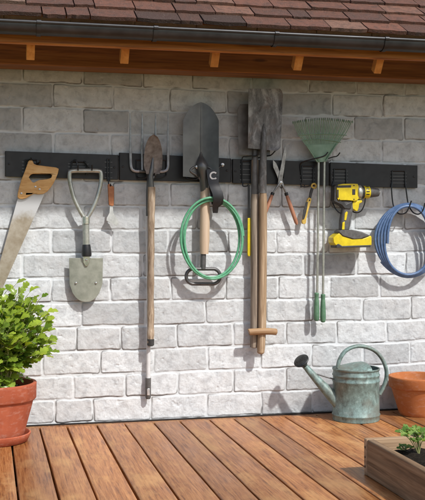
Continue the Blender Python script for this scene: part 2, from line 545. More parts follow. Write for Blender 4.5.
# joints read off the photograph, course by course from the top, in photo pixels
JOINTS = [
    [22, 83, 143, 192, 252, 308, 356, 405],
    [53, 113, 170, 227, 280, 332, 383],
    [22, 83, 130, 192, 252, 305, 354, 404],
    [53, 111, 170, 229, 282, 332, 382],
    [22, 83, 140, 196, 252, 304, 355, 405],
    [53, 112, 170, 227, 281, 331, 382],
    [22, 83, 141, 197, 252, 303, 354, 405],
    [51, 112, 169, 228, 277, 329, 382],
    [22, 83, 143, 197, 250, 304, 357, 406],
    [51, 110, 171, 226, 278, 330, 380],
    [24, 82, 145, 206, 266, 314, 363, 412],
    [18, 76, 121, 177, 233, 286, 337, 387],
    [42, 100, 154, 207, 260, 312, 363, 411],
    [15, 73, 125, 178, 234, 286, 339, 389],
    [-2, 55, 92, 151, 207, 262, 313, 362, 410],
]
def course_z(k):                      # upper joint of course k (k = 0 is the first line under the eave)
    return P(60, 84.3 + 24.3 * k, 0).z
WX0, WX1, WZ0, WZ1 = -1.35, 1.3, -0.16, 1.74
STEP = 0.0024
xs = np.arange(WX0, WX1 + 1e-6, STEP); zs = np.arange(WZ0, WZ1 + 1e-6, STEP)
X, Z = np.meshgrid(xs, zs)
wx = X + 0.0045 * fbm(X, Z, 0.05, 1, 3) + 0.006 * fbm(X, Z, 0.25, 5, 2)
wz = Z + 0.0042 * fbm(X, Z, 0.05, 2, 3) + 0.008 * fbm(X, Z, 0.35, 6, 2)
H = np.zeros_like(X); TINT = np.full_like(X, 0.75); MORT = np.ones_like(X); SHADE = np.zeros_like(X)
ctop = [course_z(k) for k in range(-4, 15)]
pitch_z = ctop[0] - ctop[1]
while ctop[-1] > WZ0 - 0.1:
    ctop.append(ctop[-1] - pitch_z)
for ci in range(len(ctop) - 1):
    z1, z0 = ctop[ci], ctop[ci + 1]
    k = ci - 3                        # index into JOINTS (0 = the course at the beam)
    zc = CAM_H - (z0 + z1) / 2
    if 0 <= k < len(JOINTS):
        jx = []
        for px in JOINTS[k]:
            py = HORIZON + zc * FPX / DIST
            jx.append(P(px, py, 0).x)
    else:
        jx = [(-0.9 if ci % 2 else -0.76) + 0.275 * q for q in range(7)]
    while jx[0] > WX0 - 0.1:
        jx.insert(0, jx[0] - 0.275 - random.uniform(-0.02, 0.02))
    while jx[-1] < WX1 + 0.1:
        jx.append(jx[-1] + 0.255 + random.uniform(-0.02, 0.02))
    rows = np.where((zs > z0 - 0.02) & (zs < z1 + 0.02))[0]
    if len(rows) == 0:
        continue
    r0, r1 = rows[0], rows[-1] + 1
    for q in range(len(jx) - 1):
        xa, xb = jx[q], jx[q + 1]
        cols = np.where((xs > xa - 0.02) & (xs < xb + 0.02))[0]
        if len(cols) == 0:
            continue
        c0, c1 = cols[0], cols[-1] + 1
        sx, sz = wx[r0:r1, c0:c1], wz[r0:r1, c0:c1]
        gap = 0.0034
        g4 = [gap + random.uniform(-0.0012, 0.0028) for _ in range(4)]
        rc = 0.005 + random.uniform(0, 0.006)
        cx, cz = (xa + g4[0] + xb - g4[1]) / 2, (z0 + g4[2] + z1 - g4[3]) / 2
        hx, hz = (xb - xa - g4[0] - g4[1]) / 2 - rc, (z1 - z0 - g4[2] - g4[3]) / 2 - rc
        qx, qz = np.abs(sx - cx) - hx, np.abs(sz - cz) - hz
        dist = rc - (np.hypot(np.maximum(qx, 0), np.maximum(qz, 0)) + np.minimum(np.maximum(qx, qz), 0))
        s_ = np.clip(dist / 0.0030, 0, 1); s_ = s_ * s_ * (3 - 2 * s_)
        belly = np.clip(dist / 0.03, 0, 1)
        rand_h = random.uniform(-0.0015, 0.0025)
        tiltx = random.uniform(-0.010, 0.010); tiltz = random.uniform(-0.02, 0.02)
        hb = 0.0038 + rand_h * 0.7 + (sx - cx) * tiltx * 0.7 + (sz - cz) * tiltz * 0.7 + 0.0003 * belly
        tone = random.choice([0.72, 0.80, 0.86, 0.95, 0.64, 0.70, 0.52, 0.44]) + random.uniform(-0.05, 0.05)
        if random.random() < 0.10:
            tone -= 0.13
        sel = s_ > 0
        Hs = H[r0:r1, c0:c1]; Ts = TINT[r0:r1, c0:c1]; Ms = MORT[r0:r1, c0:c1]
        Hs[sel] = np.maximum(Hs[sel], (s_ * hb)[sel])
        Ts[sel] = tone
        Ms[sel] = np.minimum(Ms[sel], 1 - s_[sel])
        # joint shadow painted in along the lower and left edge of a block
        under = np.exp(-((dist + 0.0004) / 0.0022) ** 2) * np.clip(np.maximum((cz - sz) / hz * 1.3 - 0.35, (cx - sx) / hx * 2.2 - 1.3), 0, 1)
        Gs = SHADE[r0:r1, c0:c1]
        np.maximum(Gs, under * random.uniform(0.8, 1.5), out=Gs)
slop = np.clip(fbm(X, Z, 0.11, 40, 3) * 2.2 + 0.35, 0, 1)          # whitewash fills the joints unevenly
H = np.where(MORT > 0.5, H + (0.0014 * slop) * (MORT - 0.5) * 2, H)
SHADE = np.clip(SHADE * np.clip(fbm(X, Z, 0.06, 60, 3) * 2.4 + 0.55, 0, 1) * (1.15 - 0.5 * slop), 0, 0.9)
H += 0.0017 * fbm(X, Z, 0.030, 9, 4, 0.72) * (0.45 + 0.55 * (1 - MORT)) + 0.0012 * fbm(X, Z, 0.12, 21, 3)
pits = np.clip(fbm(X, Z, 0.022, 77, 3) - 0.42, 0, 1)
H -= pits * 0.010
nz, nx = X.shape
Yw = 0.005 - H
co = np.stack([X, Yw, Z], -1).reshape(-1, 3).astype(np.float32)
idx = np.arange(nz * nx).reshape(nz, nx)
quads = np.stack([idx[:-1, :-1], idx[:-1, 1:], idx[1:, 1:], idx[1:, :-1]], -1).reshape(-1, 4)
nb = len(co)
bk = np.array([[x, y, z] for y in (0.011, 0.21) for z in (WZ0, WZ1) for x in (WX0, WX1)], np.float32)
bq = np.array([[0, 1, 3, 2], [4, 6, 7, 5], [0, 2, 6, 4], [1, 5, 7, 3], [2, 3, 7, 6], [0, 4, 5, 1]]) + nb
co = np.concatenate([co, bk]); quads = np.concatenate([quads, bq])
me = bpy.data.meshes.new('brick_wall')
me.vertices.add(len(co)); me.vertices.foreach_set('co', co.ravel())
me.loops.add(quads.size); me.loops.foreach_set('vertex_index', quads.ravel().astype(np.int32))
me.polygons.add(len(quads)); me.polygons.foreach_set('loop_start', np.arange(0, quads.size, 4, dtype=np.int32))
me.update(calc_edges=True)
for nm, arr in (('tint', TINT), ('mortar', MORT), ('joint_shade', SHADE)):
    a = me.attributes.new(nm, 'FLOAT', 'POINT')
    a.data.foreach_set('value', np.concatenate([arr.ravel(), np.full(8, 0.5)]).astype(np.float32))
me.shade_smooth()
me.materials.append(M['brick'])
wall = bpy.data.objects.new('brick_wall', me)
COL.objects.link(wall)
fl = MB(); fl.box(((WX0 + WX1) / 2, -0.0045, -0.002), (WX1 - WX0, 0.009, 0.010))  # dark strip added to stand in for the shaded gap at the wall foot
build('base_shade_strip', fl, M['screw'], wall)
tag(wall, 'whitewashed brick wall that the garden tools hang on', 'wall')

# ------------------------------------------------------------------ deck
dk = MB()
gaps_px = [(40.6, 431), (68.6, 430), (100, 431), (127, 427), (156, 425), (182.6, 423.6), (235, 419.6), (261, 418), (287, 418)]
gx = sorted(G(a, b).x for a, b in gaps_px)
pw = 0.1215
x0 = gx[0]
edges = []
xq = x0
known = {round((q - x0) / pw): q for q in gx}
for k in range(-12, 24):
    edges.append(known.get(k, x0 + k * pw))
edges.sort()
TH = 0.028
YB, YF = -0.05, -3.3
for k in range(len(edges) - 1):
    a, b = edges[k] + 0.0036, edges[k + 1] - 0.0036
    # some boards are butted from two lengths
    cuts = [YB - 0.002, YF]
    for c in range(len(cuts) - 1):
        ya, yb = cuts[c], cuts[c + 1]
        dk.tint = random.random()
        dz = random.uniform(-0.0012, 0.0012)
        n = 14
        bev = 0.0028
        rows = []
        for i in range(n + 1):
            y = ya + (yb - ya) * i / n
            wob = random.uniform(-0.0007, 0.0007)
            prof = [(a, -TH), (a, dz - bev), (a + bev * 0.4, dz - bev * 0.35), (a + bev, dz), ((a + b) / 2, dz + 0.0007), (b - bev, dz), (b - bev * 0.4, dz - bev * 0.35), (b, dz - bev), (b, -TH)]
            rows.append([Vector((px + wob, y, z)) for px, z in prof])
        vs_ = [p for r in rows for p in r]; m = 9; fs = []
        for i in range(n):
            for j in range(m):
                j2 = (j + 1) % m
                fs.append((i * m + j, i * m + j2, (i + 1) * m + j2, (i + 1) * m + j))
        fs.append(tuple(range(m))); fs.append(tuple(n * m + j for j in range(m))[::-1])
        dk.add(vs_, fs)
dk.tint = 0.15
dk.box((0.7, (YB - 0.016) / 2, -0.012), (4.4, -YB - 0.020, 0.022))
for yy in (-0.45, -0.9, -1.5, -2.1, -2.7, -3.2):
    dk.tint = 0.0
    dk.box((0.7, yy, -TH - 0.05), (4.4, 0.06, 0.096))
structure(build('deck', dk, M['deck'], sharp=30))

# ------------------------------------------------------------------ roof
D_F, D_G = 0.46, 0.60               # fascia front, gutter front
roof = thing('tiled_roof', (0, -0.3, 1.5), 'low roof of brown clay tiles on orange timber above the wall', 'roof')
XL, XR = -1.75, 1.75
def beam(name, d0, d1, zb, zt, mat, tint=0.5):
    b = MB(); b.tint = tint
    n = 24
    for_rows = []
    grid = []
    for i in range(n + 1):
        x = XL + (XR - XL) * i / n
        w = random.uniform(-0.0012, 0.0012)
        grid.append([Vector((x, -d0, zb)), Vector((x, -d1 + w, zb + w)), Vector((x, -d1 + w, zt)), Vector((x, -d0, zt))])
    vs_ = [p for r in grid for p in r]; fs = []
    for i in range(n):
        for j in range(4):
            j2 = (j + 1) % 4
            fs.append((i * 4 + j, i * 4 + j2, (i + 1) * 4 + j2, (i + 1) * 4 + j))
    fs.append((3, 2, 1, 0)); fs.append(tuple(n * 4 + j for j in range(4)))
    b.add(vs_, fs)
    return build(name, b, mat, roof, bevel=0.004, sharp=30)
z_beam = P(212.5, 71.8, 0.14).z
z_fas = P(212.5, 51.5, D_F).z
z_raf = P(212.5, 66.0, 0.14).z
beam('wall_plate', 0.012, 0.14, z_beam, z_beam + 0.125, M['eave'], 0.18)  # low tint paints in the shading under the fascia
beam('fascia_board', D_F - 0.024, D_F, z_fas, z_fas + 0.066, M['eave'], 0.75)
PITCH = R(35)
for px in (-40, 31, 126, 217, 301, 382, 460):
    xa = P(px, 53, D_F - 0.03).x
    hw = 0.0165 + random.uniform(-0.001, 0.001)
    r_ = MB(); r_.tint = random.uniform(0.6, 1)
    tz = z_fas + 0.03; d1 = D_F - 0.026
    bz = P(212.5, 65.0, d1).z; d0 = d1 - (tz - bz) * math.tan(PITCH) * 0.95
    run = 0.03
    r_.hexa([(xa - hw, -d0, bz), (xa + hw, -d0, bz), (xa + hw, -d0 + run, bz + run * math.tan(PITCH)), (xa - hw, -d0 + run, bz + run * math.tan(PITCH))],
            [(xa - hw, -d1, tz), (xa + hw, -d1, tz), (xa + hw, -d1 + run, tz + run * math.tan(PITCH)), (xa - hw, -d1 + run, tz + run * math.tan(PITCH))])
    build('rafter', r_, M['rafter'], roof, bevel=0.002)
# boarding under the tiles, then the tiles
PITCH = R(35)
ez = z_fas + 0.078
down = Vector((0, -math.cos(PITCH), -math.sin(PITCH)))
nrm = Vector((0, -math.sin(PITCH), math.cos(PITCH)))
eave0 = Vector((0, -D_F - 0.045, ez))
sl = MB()
L = 1.1
p0 = eave0 - nrm * 0.022 - down * 0.09
sl.hexa([p0 + Vector((XL, 0, 0)), p0 + Vector((XR, 0, 0)), p0 - down * L + Vector((XR, 0, 0)), p0 - down * L + Vector((XL, 0, 0))],
        [p0 + nrm * 0.012 + Vector((XL, 0, 0)), p0 + nrm * 0.012 + Vector((XR, 0, 0)), p0 + nrm * 0.012 - down * L + Vector((XR, 0, 0)), p0 + nrm * 0.012 - down * L + Vector((XL, 0, 0))])
build('roof_boarding', sl, M['eave'], roof)
tl = MB()
EXPO, TT = 0.098, 0.015
for row in range(9):
    base = eave0 - down * (EXPO * row) + nrm * 0.004
    x = XL + random.uniform(0, 0.15)
    while x < XR:
        w = random.choice([0.175, 0.165, 0.18, 0.17, 0.16, 0.085]) + random.uniform(-0.008, 0.008)
        tl.tint = min(1, max(0, random.gauss(0.52, 0.24)))
        jit = random.uniform(-0.006, 0.005)
        lift = random.uniform(0, 0.004)
        sk = random.uniform(-0.006, 0.006)
        a, b = x + 0.0025, x + w - 0.0025
        nx_ = 5
        fr, bk_ = [], []
        ny_ = 3
        top = []
        for i in range(ny_ + 1):
            s_ = i / ny_
            rowp = []
            for j in range(nx_ + 1):
                u = j / nx_
                e = (random.uniform(-0.0035, 0.0025) if i == 0 else 0) + jit + sk * (u - 0.5)
                pt = base + Vector((a + (b - a) * u, 0, 0)) - down * (s_ * (EXPO + 0.05) + (e if i == 0 else 0))
                hgt = TT + (0.011 + lift) * (1 - s_) - 0.004 * s_ + random.uniform(-0.001, 0.001)
                rowp.append(pt + nrm * hgt)
            top.append(rowp)
        tl.sheet(top, -nrm * TT)
        x += w
build('tile_covering', tl, M['tile'], roof, sharp=25)

# ------------------------------------------------------------------ gutter
gut = thing('rain_gutter', (0, -D_F - 0.07, z_fas + 0.08), 'dark grey metal rain gutter under the roof tiles', 'gutter')
gc_d, gr = D_F + 0.058, 0.0395
gz = P(212.5, 43.2, gc_d).z + gr
def gutter_profile(r):
    pts = []
    for k in range(17):
        a = math.pi * (1 + k / 16)
        pts.append((math.cos(a) * r, math.sin(a) * r))
    return pts
def gutter_strip(x0_, x1_, r, th, lipr):
    b = MB()
    outer = gutter_profile(r); inner = gutter_profile(r - th)[::-1]
    loop = outer + inner
    n = 30 if x1_ - x0_ > 1 else 1
    vs_, fs = [], []
    m = len(loop)
    for i in range(n + 1):
        x = x0_ + (x1_ - x0_) * i / n
        for (c, s_) in loop:
            vs_.append(Vector((x, -gc_d + c, gz + s_)))
    for i in range(n):
        for j in range(m):
            j2 = (j + 1) % m
            fs.append((i * m + j, i * m + j2, (i + 1) * m + j2, (i + 1) * m + j))
    b.add(vs_, fs)
    if lipr:
        b.tube([(x0_, -gc_d - r + lipr * 0.4, gz + 0.002), (x1_, -gc_d - r + lipr * 0.4, gz + 0.002)], lipr, 12)
    return b
build('trough', gutter_strip(XL, XR, gr, 0.0025, 0.0065), M['gutter'], gut)
for px in (39, 156, 277, 387):
    x = P(px, 40, gc_d + gr).x
    b = gutter_strip(x - 0.008, x + 0.008, gr + 0.0035, 0.003, 0.0085)
    b.box((x, -gc_d + gr * 0.5, gz + 0.012), (0.016, gr * 1.0, 0.004))
    build('bracket', b, M['gutter'], gut)

# ------------------------------------------------------------------ rails
RB, RF = 0.002, 0.018
def rail(tl_, tr_, br_, bl_, label, mat):
    o = thing('tool_rail', P((bl_[0] + br_[0]) / 2, (bl_[1] + br_[1]) / 2, 0.012), label, 'tool rail', 'rails screwed to the wall')
    b = MB(); b.prism([bl_, br_, tr_, tl_], RB, RF)
    build('rail_plate', b, mat, o, bevel=0.003)
    for f in (0.035, 0.965):
        x = tl_[0] + (tr_[0] - tl_[0]) * f; y = (tl_[1] + (tr_[1] - tl_[1]) * f + bl_[1] + (br_[1] - bl_[1]) * f) / 2
        s_ = MB(); p = P(x, y, RF)
        s_.lathe([(0.0045, 0), (0.0045, 0.0012), (0.003, 0.0024), (0.0005, 0.0028)], p, 14, Matrix.Rotation(R(90), 3, 'X'))
        build('screw', s_, M['wire'], o)
    return o
rail((5, 151), (118.2, 155), (118.2, 179.7), (5, 176.5), 'charcoal rail at the left end, holding the saw and folding shovel', M['rail'])
rail((119, 152.6), (230.8, 158.6), (230.8, 182.6), (119, 180), 'black rail behind the garden fork and the pointed grey spade', M['rail_dark'])
rail((232, 159), (328.6, 162), (328.6, 185.6), (232, 183), 'black rail behind the two flat spades, the shears and the rake', M['rail_dark'])
rail((329.6, 162.3), (417, 165.5), (417, 188), (329.6, 186), 'charcoal rail at the right end, holding the drill and blue hose', M['rail'])

def smooth_path(pts, n=6, closed=False):
    pts = [Vector(p) for p in pts]
    out = []
    m = len(pts)
    rngk = range(m) if closed else range(m - 1)
    for i in rngk:
        p0 = pts[(i - 1) % m] if closed or i > 0 else pts[i] * 2 - pts[i + 1]
        p1 = pts[i]; p2 = pts[(i + 1) % m]
        p3 = pts[(i + 2) % m] if closed or i + 2 < m else p2 * 2 - p1
        for k in range(n):
            t_ = k / n
            out.append(0.5 * ((2 * p1) + (p2 - p0) * t_ + (2 * p0 - 5 * p1 + 4 * p2 - p3) * t_ ** 2 + (3 * p1 - p0 - 3 * p2 + p3) * t_ ** 3))
    if not closed:
        out.append(pts[-1])
    return out

def hook(clip, prongs, label, r=0.0028, rungs=4):
    x0_, y0_, x1_, y1_ = clip
    o = thing('tool_hook', P((x0_ + x1_) / 2, y1_, RF), label, 'hook', 'wire hooks clipped into the rails')
    b = MB()
    f = RF + 0.0032
    for x in (x0_, x1_):
        b.tube([P(x, y0_, f), P(x, y1_, f)], 0.003, 8)
    b.tube([P(x0_, y0_, f), P(x1_, y0_, f)], 0.003, 8)
    build('clip', b, M['wire'], o)
    if rungs:
        b = MB()
        for k in range(rungs):
            y = y0_ + (y1_ - y0_) * (k + 0.6) / (rungs + 0.2)
            b.box(P((x0_ + x1_) / 2, y, RF + 0.0012), ((x1_ - x0_ + 5) * MPX, 0.0024, 0.003))
        build('slot_bar', b, M['slot'], o)
    for pr in prongs:
        b = MB(); b.tube(smooth_path([P(q[0], q[1], RF + 0.004 + (q[2] - 0.03) * 0.6) for q in pr], 6), r, 8)
        build('prong', b, M['wire'], o)
    return o

hook((25, 160, 37, 174), [[(25, 172, .030), (26, 162, .034), (31, 159, .06), (31, 160, .10), (31, 158, .115)], [(37, 172, .030), (38, 164, .034), (40, 162, .06), (40, 163, .095), (40, 160, .11)]],
     'black wire hook behind the wooden handle of the saw')
hook((71, 162, 86, 175), [[(71, 172, .030), (72, 163, .034), (76, 160, .05), (78, 169.5, .070), (78, 169, .10), (78, 165, .11)], [(86, 172, .030), (87, 166, .034), (84, 161, .05), (91, 169.5, .07), (92, 169, .10), (92, 165, .11)]],
     'black wire hook under the top bar of the folding shovel')
hook((107.2, 159, 109.8, 181), [[(108.5, 178, .030), (108.5, 183, .034), (109.5, 185.5, .045), (110.6, 184, .056)]],
     'narrow black hook from which the leather-handled scraper hangs', rungs=4)
hook((136, 160, 166, 170), [[(137, 168, .030), (137, 176, .034), (140, 178, .06), (146, 177.5, .085), (147.5, 173, .095)], [(166, 168, .030), (166, 175, .034), (160, 177, .06), (155.5, 177, .085), (154.5, 173, .095)]],
     'black wire hook carrying the garden fork and the small spade', rungs=0)
hook((188, 165, 214, 176), [[(188, 172, .030), (187, 178, .036), (195, 179, .065), (198, 178, .10), (198, 173, .11)], [(214, 172, .030), (215, 178, .036), (211, 180, .065), (209, 179, .10), (209, 174, .11)]],
     'black wire hook carrying the pointed grey spade', rungs=0)
hook((242, 161, 251, 183), [[(242, 180, .030), (242, 159, .034), (247, 156.5, .055), (257, 155.5, .10), (258, 151, .115)], [(251, 180, .030), (252, 161, .034), (265, 156.5, .055), (271, 155, .10), (276, 150, .115)], [(243, 182, .030), (243, 186, .036), (247, 186, .040), (248.5, 184, .04)]],
     'black wire hook carrying the two flat spades')
hook((302, 166, 313, 182), [[(302, 180, .030), (300.6, 165, .034), (304, 161.5, .06), (313, 159, .09), (324, 156, .10), (328, 152, .11)], [(313, 180, .030), (314, 168, .034), (320, 162, .06), (331, 157.5, .09), (337, 156, .10), (340, 152.5, .11)]],
     'black wire hook with two upturned prongs carrying the green rake')
hook((301, 184, 304.5, 187.5), [[(301, 186, .030), (306, 186.8, .034), (311, 185.6, .04), (314.5, 185.6, .052)]],
     'small black peg through the ring of the yellow multi-tool', rungs=0)
hook((334, 169, 346, 183), [[(334, 180, .030), (332, 187, .034), (331.5, 197, .045), (335, 208, .075), (341, 213.5, .10), (346, 212, .115), (349, 205, .120)], [(346, 180, .030), (348, 195, .034), (350, 208, .06), (355, 212.5, .09), (361, 211, .11), (364.5, 204, .118), (365.5, 196, .12)]],
     'black hook with two looped prongs cradling the yellow drill')
hook((392, 171, 405, 185), [[(392, 182, .030), (391.5, 189, .034), (393, 204, .038), (396, 211, .065), (400, 214, .085), (406, 212.5, .105), (409.5, 206, .115), (411.4, 200.7, .12)], [(405, 182, .030), (406, 189, .034), (408, 203, .038), (410.5, 209, .065), (414, 213, .085), (419, 214, .105), (423, 210, .115), (425, 203, .12)]],
     'black hook with two curled prongs carrying the blue hose', r=0.0032)

# ------------------------------------------------------------------ saw
def Z7(pts, ox, oy, k):
    return [(ox + x / k, oy + y / k) for x, y in pts]
D0 = 0.036
o = thing('hand_saw', P(20, 200, D0), 'hand saw with light wooden handle and long tapering steel blade', 'saw')
b = MB()
out = Z7([(172, 190), (182, 183), (196, 186), (205, 206), (222, 213), (275, 220), (340, 228), (356, 236), (350, 265), (335, 302), (320, 330), (305, 352), (285, 375), (262, 388), (232, 390), (205, 386), (185, 398), (162, 412), (140, 419), (115, 417), (105, 408), (108, 380), (118, 340), (130, 300), (148, 256)], 0, 130, 6.07)
hol = Z7([(174, 288), (186, 272), (200, 266), (306, 268), (316, 274), (310, 291), (285, 299), (235, 304), (205, 320), (194, 316)], 0, 130, 6.07)
b.prism(out[::-1], D0 - 0.010, D0 + 0.012, hol)
hd = build('handle', b, M['saw_wood'], o, bevel=0.0035)
for (x, y) in Z7([(130, 385), (215, 345), (240, 360)], 0, 130, 6.07):
    s_ = MB(); s_.lathe([(0.0045, 0), (0.0045, 0.001), (0.003, 0.002)], P(x, y, D0 + 0.0118), 14, Matrix.Rotation(R(90), 3, 'X'))
    build('rivet', s_, M['bolt'], hd)
b = MB()
right = [(46, 190), (3, 287), (-6, 307)]
teeth = []
for k in range(60):
    f = k / 60
    x = 46 + (-6 - 46) * f; y = 190 + (307 - 190) * f
    teeth.append((x, y)); teeth.append((x - 0.25, y + 1.5))
b.prism([(22, 190)] + [(17.3, 200), (-11.5, 303)] + teeth[::-1], D0 - 0.001, D0 + 0.001)
build('blade', b, M['saw_blade'], o)

# ------------------------------------------------------------------ folding shovel
D1 = 0.046
o = thing('folding_shovel', P(86, 258, D1), 'folding shovel with triangular metal handle and short sage grey blade', 'shovel')
b = MB()
b.tube(smooth_path([P(x, y, D1) for x, y in [(85, 170.6), (72, 171), (69.6, 174), (70.2, 183), (74, 198), (79.5, 210), (84.2, 218)]], 6) , 0.0092, 12)
b.tube(smooth_path([P(x, y, D1) for x, y in [(85, 170.6), (98.6, 171), (101, 174), (100.6, 184), (97, 198), (92, 210), (87.2, 218)]], 6), 0.0092, 12)
build('handle', b, M['nickel'], o)
b = MB(); b.tube([P(85.9, 216.5, D1), P(85.9, 224, D1)], 0.0175, 16); build('collar', b, M['chrome'], o, bevel=0.001)
b = MB(); b.tube([P(85.9, 224, D1), P(86.3, 247, D1)], 0.0145, 16); build('shaft', b, M['nickel'], o)
b = MB(); b.tube([P(86.3, 244.5, D1), P(86.4, 247, D1), P(86.6, 254, D1), P(86.6, 256.5, D1)], [0.0165, 0.0185, 0.0215, 0.020], 16); build('locking_sleeve', b, M['black'], o)
D1b = 0.036
b = MB()
cols_, grid = 11, []
for i in range(13):
    f = i / 12
    row = []
    for j in range(cols_):
        u = j / (cols_ - 1) * 2 - 1
        yb = 284 + 18 * (max(0, 1 - abs(u) ** 2.4)) ** 0.75
        y = 258 + (yb - 258) * f
        x = 86 + 17.0 * u * (1 - 0.03 * f)
        row.append(P(x, y, D1b + 0.012 * (1 - u * u) * 0.6 - 0.006 * f))
    grid.append(row)
b.sheet(grid, Vector((0, 0.0022, 0)))
bl = build('blade', b, M['sage_metal'], o, bevel=0.0008)
b = MB(); b.prism([(82.6, 254.5), (90.2, 254.5), (89.6, 262.5), (87.5, 266), (85.2, 266), (83.2, 262.5)][::-1], D1b + 0.007, D1b + 0.013)
build('hinge_plate', b, M['chrome'], o, bevel=0.001)
for (x, y) in [(76, 283), (96, 283), (86.4, 260)]:
    s_ = MB(); s_.lathe([(0.005, 0), (0.004, 0.002), (0.001, 0.003)], P(x, y, D1b + (0.0128 if y < 270 else 0.0035)), 12, Matrix.Rotation(R(90), 3, 'X')); build('rivet', s_, M['bolt'], bl)

# ------------------------------------------------------------------ leather scraper
D2 = 0.034
o = thing('hand_scraper', P(111, 206, D2), 'small scraper with tan leather handle and pale steel blade', 'scraper')
b = MB(); b.prism([(107.6, 184.8), (109, 183.6), (114, 187), (113.6, 205.6), (112, 206.2), (108.7, 205)][::-1], D2 - 0.007, D2 + 0.007); build('handle', b, M['leather'], o, bevel=0.002)
b = MB(); b.prism([(110, 205.5), (112.6, 205.5), (113.4, 213), (118.8, 222.5), (117.6, 225.6), (106.5, 220.5), (106.8, 217.8), (109.6, 212.5)][::-1], D2 - 0.0015, D2 + 0.0015); build('blade', b, M['pale_steel'], o)
b = MB(); b.tube([P(110.6, 185.6, D2 + 0.006), P(110.6, 185.2, D2 + 0.0086)], 0.004, 12); build('eyelet', b, M['black'], o)

# ------------------------------------------------------------------ fork
D3 = 0.026
o = thing('garden_fork', P(148, 396, D3), 'four-tined grey garden fork on a thin pale shaft behind the small spade', 'fork')
def tine(pts, r0=0.0065):
    b = MB(); pp = smooth_path([P(x, y, d) for x, y, d in pts], 5)
    n = len(pp)
    b.tube(pp, [0.0022 + (r0 - 0.0022) * min(1, (k / n) * 3.0) for k in range(n)], 8)
    build('tine', b, M['fork'], o)
tine([(130, 113, D3 + .012), (130.4, 135, D3 + .006), (130.6, 158, D3), (131.5, 168, D3), (135, 171, D3), (141, 171.3, D3)])
tine([(168, 114, D3 + .012), (168, 135, D3 + .006), (168, 158, D3), (167.6, 168, D3), (164, 171.3, D3), (156, 171.6, D3)])
tine([(142.2, 113.4, D3 + .012), (142.2, 135, D3 + .006), (142.2, 158, D3), (142.4, 171, D3)], 0.006)
tine([(155.6, 113.6, D3 + .012), (155.6, 135, D3 + .006), (155.6, 158, D3), (155.4, 171.3, D3)], 0.006)
b = MB(); b.tube([P(139, 171.2, D3), P(159, 171.6, D3)], 0.0075, 10)
b.tube([P(149, 171, D3), P(148.6, 182, D3), P(147.8, 192, D3), P(147.6, 216, D3)], [0.0085, 0.0085, 0.0075, 0.007], 12); build('socket', b, M['spade_steel'], o)
b = MB(); b.tube([P(147.6, 216, D3), P(148.8, 300, D3), P(148.2, 379, D3)], 0.0095, 12); build('shaft', b, M['white_pole'], o)
b = MB(); b.tube([P(148.2, 378, D3), P(148.1, 397, D3), P(148.1, 399, D3)], [0.0122, 0.0122, 0.009], 14)
fe = build('end_cap', b, M['grey_rubber'], o)
b = MB(); b.box(P(148.4, 392, D3 + 0.0122), (0.012, 0.004, 0.030)); build('end_clip', b, M['pale_steel'], fe, bevel=0.002)

# ------------------------------------------------------------------ small pointed spade
D4 = 0.053
o = thing('small_spade', P(151, 345, D4), 'small round-nosed spade, brown worn blade up, on a long wooden handle', 'spade')
grid = []
for i in range(17):
    f = i / 16
    y = 134.5 + f * 39.5
    w = 9.3 * math.sqrt(max(0.0, 1 - (1 - min(1, f / 0.62)) ** 2)) if f < 0.62 else 9.3 * (1 - 0.16 * ((f - 0.62) / 0.38) ** 2)
    w = max(w, 0.6)
    if f > 0.93:
        w *= 0.86
    row = []
    for j in range(13):
        u = j / 12 * 2 - 1
        row.append(P(153.6 + u * w - 0.6 * f, y, D4 + 0.004 + 0.012 * (u * u) * (0.3 + 0.7 * f) + 0.018 * (1 - f) ** 2))
    grid.append(row)
b = MB(); b.sheet(grid, Vector((0, 0.0025, 0))); build('blade', b, M['old_steel'], o)
b = MB(); b.tube([P(153, 158, D4 + 0.006), P(152, 168, D4 + 0.006), P(150.5, 176, D4 + 0.004), P(151.2, 190, D4)], [0.004, 0.009, 0.0115, 0.0145], 14)
b.tube([P(148.4, 171, D4), P(150.3, 179, D4 + 0.002)], 0.0045, 10); b.tube([P(157.5, 171, D4), P(152.5, 179, D4 + 0.002)], 0.0045, 10)
build('socket', b, M['spade_steel'], o)
b = MB(); b.tint = 0.6
pts = [(151.6, 187), (151.2, 215), (151, 250), (150.6, 290), (150.8, 325), (150.6, 341), (150.6, 345)]
b.tube(smooth_path([P(x, y, D4 - 0.0) for x, y in pts], 6), [0.0165] * 6 + [0.0145 + 0.0012 * math.sin(k * 1.3) for k in range(24)] + [0.0150] * 4 + [0.0145, 0.012, 0.0075], 14)
build('handle', b, M['handle_old'], o)
b = MB(); b.tube([P(150.7, 339, D4), P(150.6, 345.2, D4), P(150.6, 346.2, D4)], [0.0152, 0.0152, 0.009], 14); build('handle_tip', b, M['dark_rubber'], o)

# ------------------------------------------------------------------ pointed grey spade
D5 = 0.046
o = thing('pointed_spade', P(203, 285, D5), 'large pointed dark grey spade hung blade up, pale shaft and looped grip', 'spade')
grid = []
for i in range(22):
    f = i / 21
    row = []
    for j in range(17):
        u = j / 16 * 2 - 1
        ytop = 102 + 5.5 * abs(u) + 13 * abs(u) ** 2.8
        y = ytop + (176.5 + 1.5 * (1 - abs(u)) - ytop) * f
        x = 200.8 + 17.8 * u + (0.2 if u > 0 else 0)
        row.append(P(x, y, D5 + 0.004 - 0.004 * f + 0.030 * abs(u) * (0.7 + 0.3 * f) + (0.030 * max(0, u - 0.35) ** 1.5) ))
    grid.append(row)
b = MB(); b.sheet(grid, Vector((0, 0.0028, 0))); build('blade', b, M['spade_steel'], o, sharp=60)
b = MB()
b.tube([P(200.6, 106, D5 + .0035), P(200.7, 130, D5 + .0035), P(200.9, 152, D5 + 0.003)], [0.001, 0.0028, 0.0032], 10)
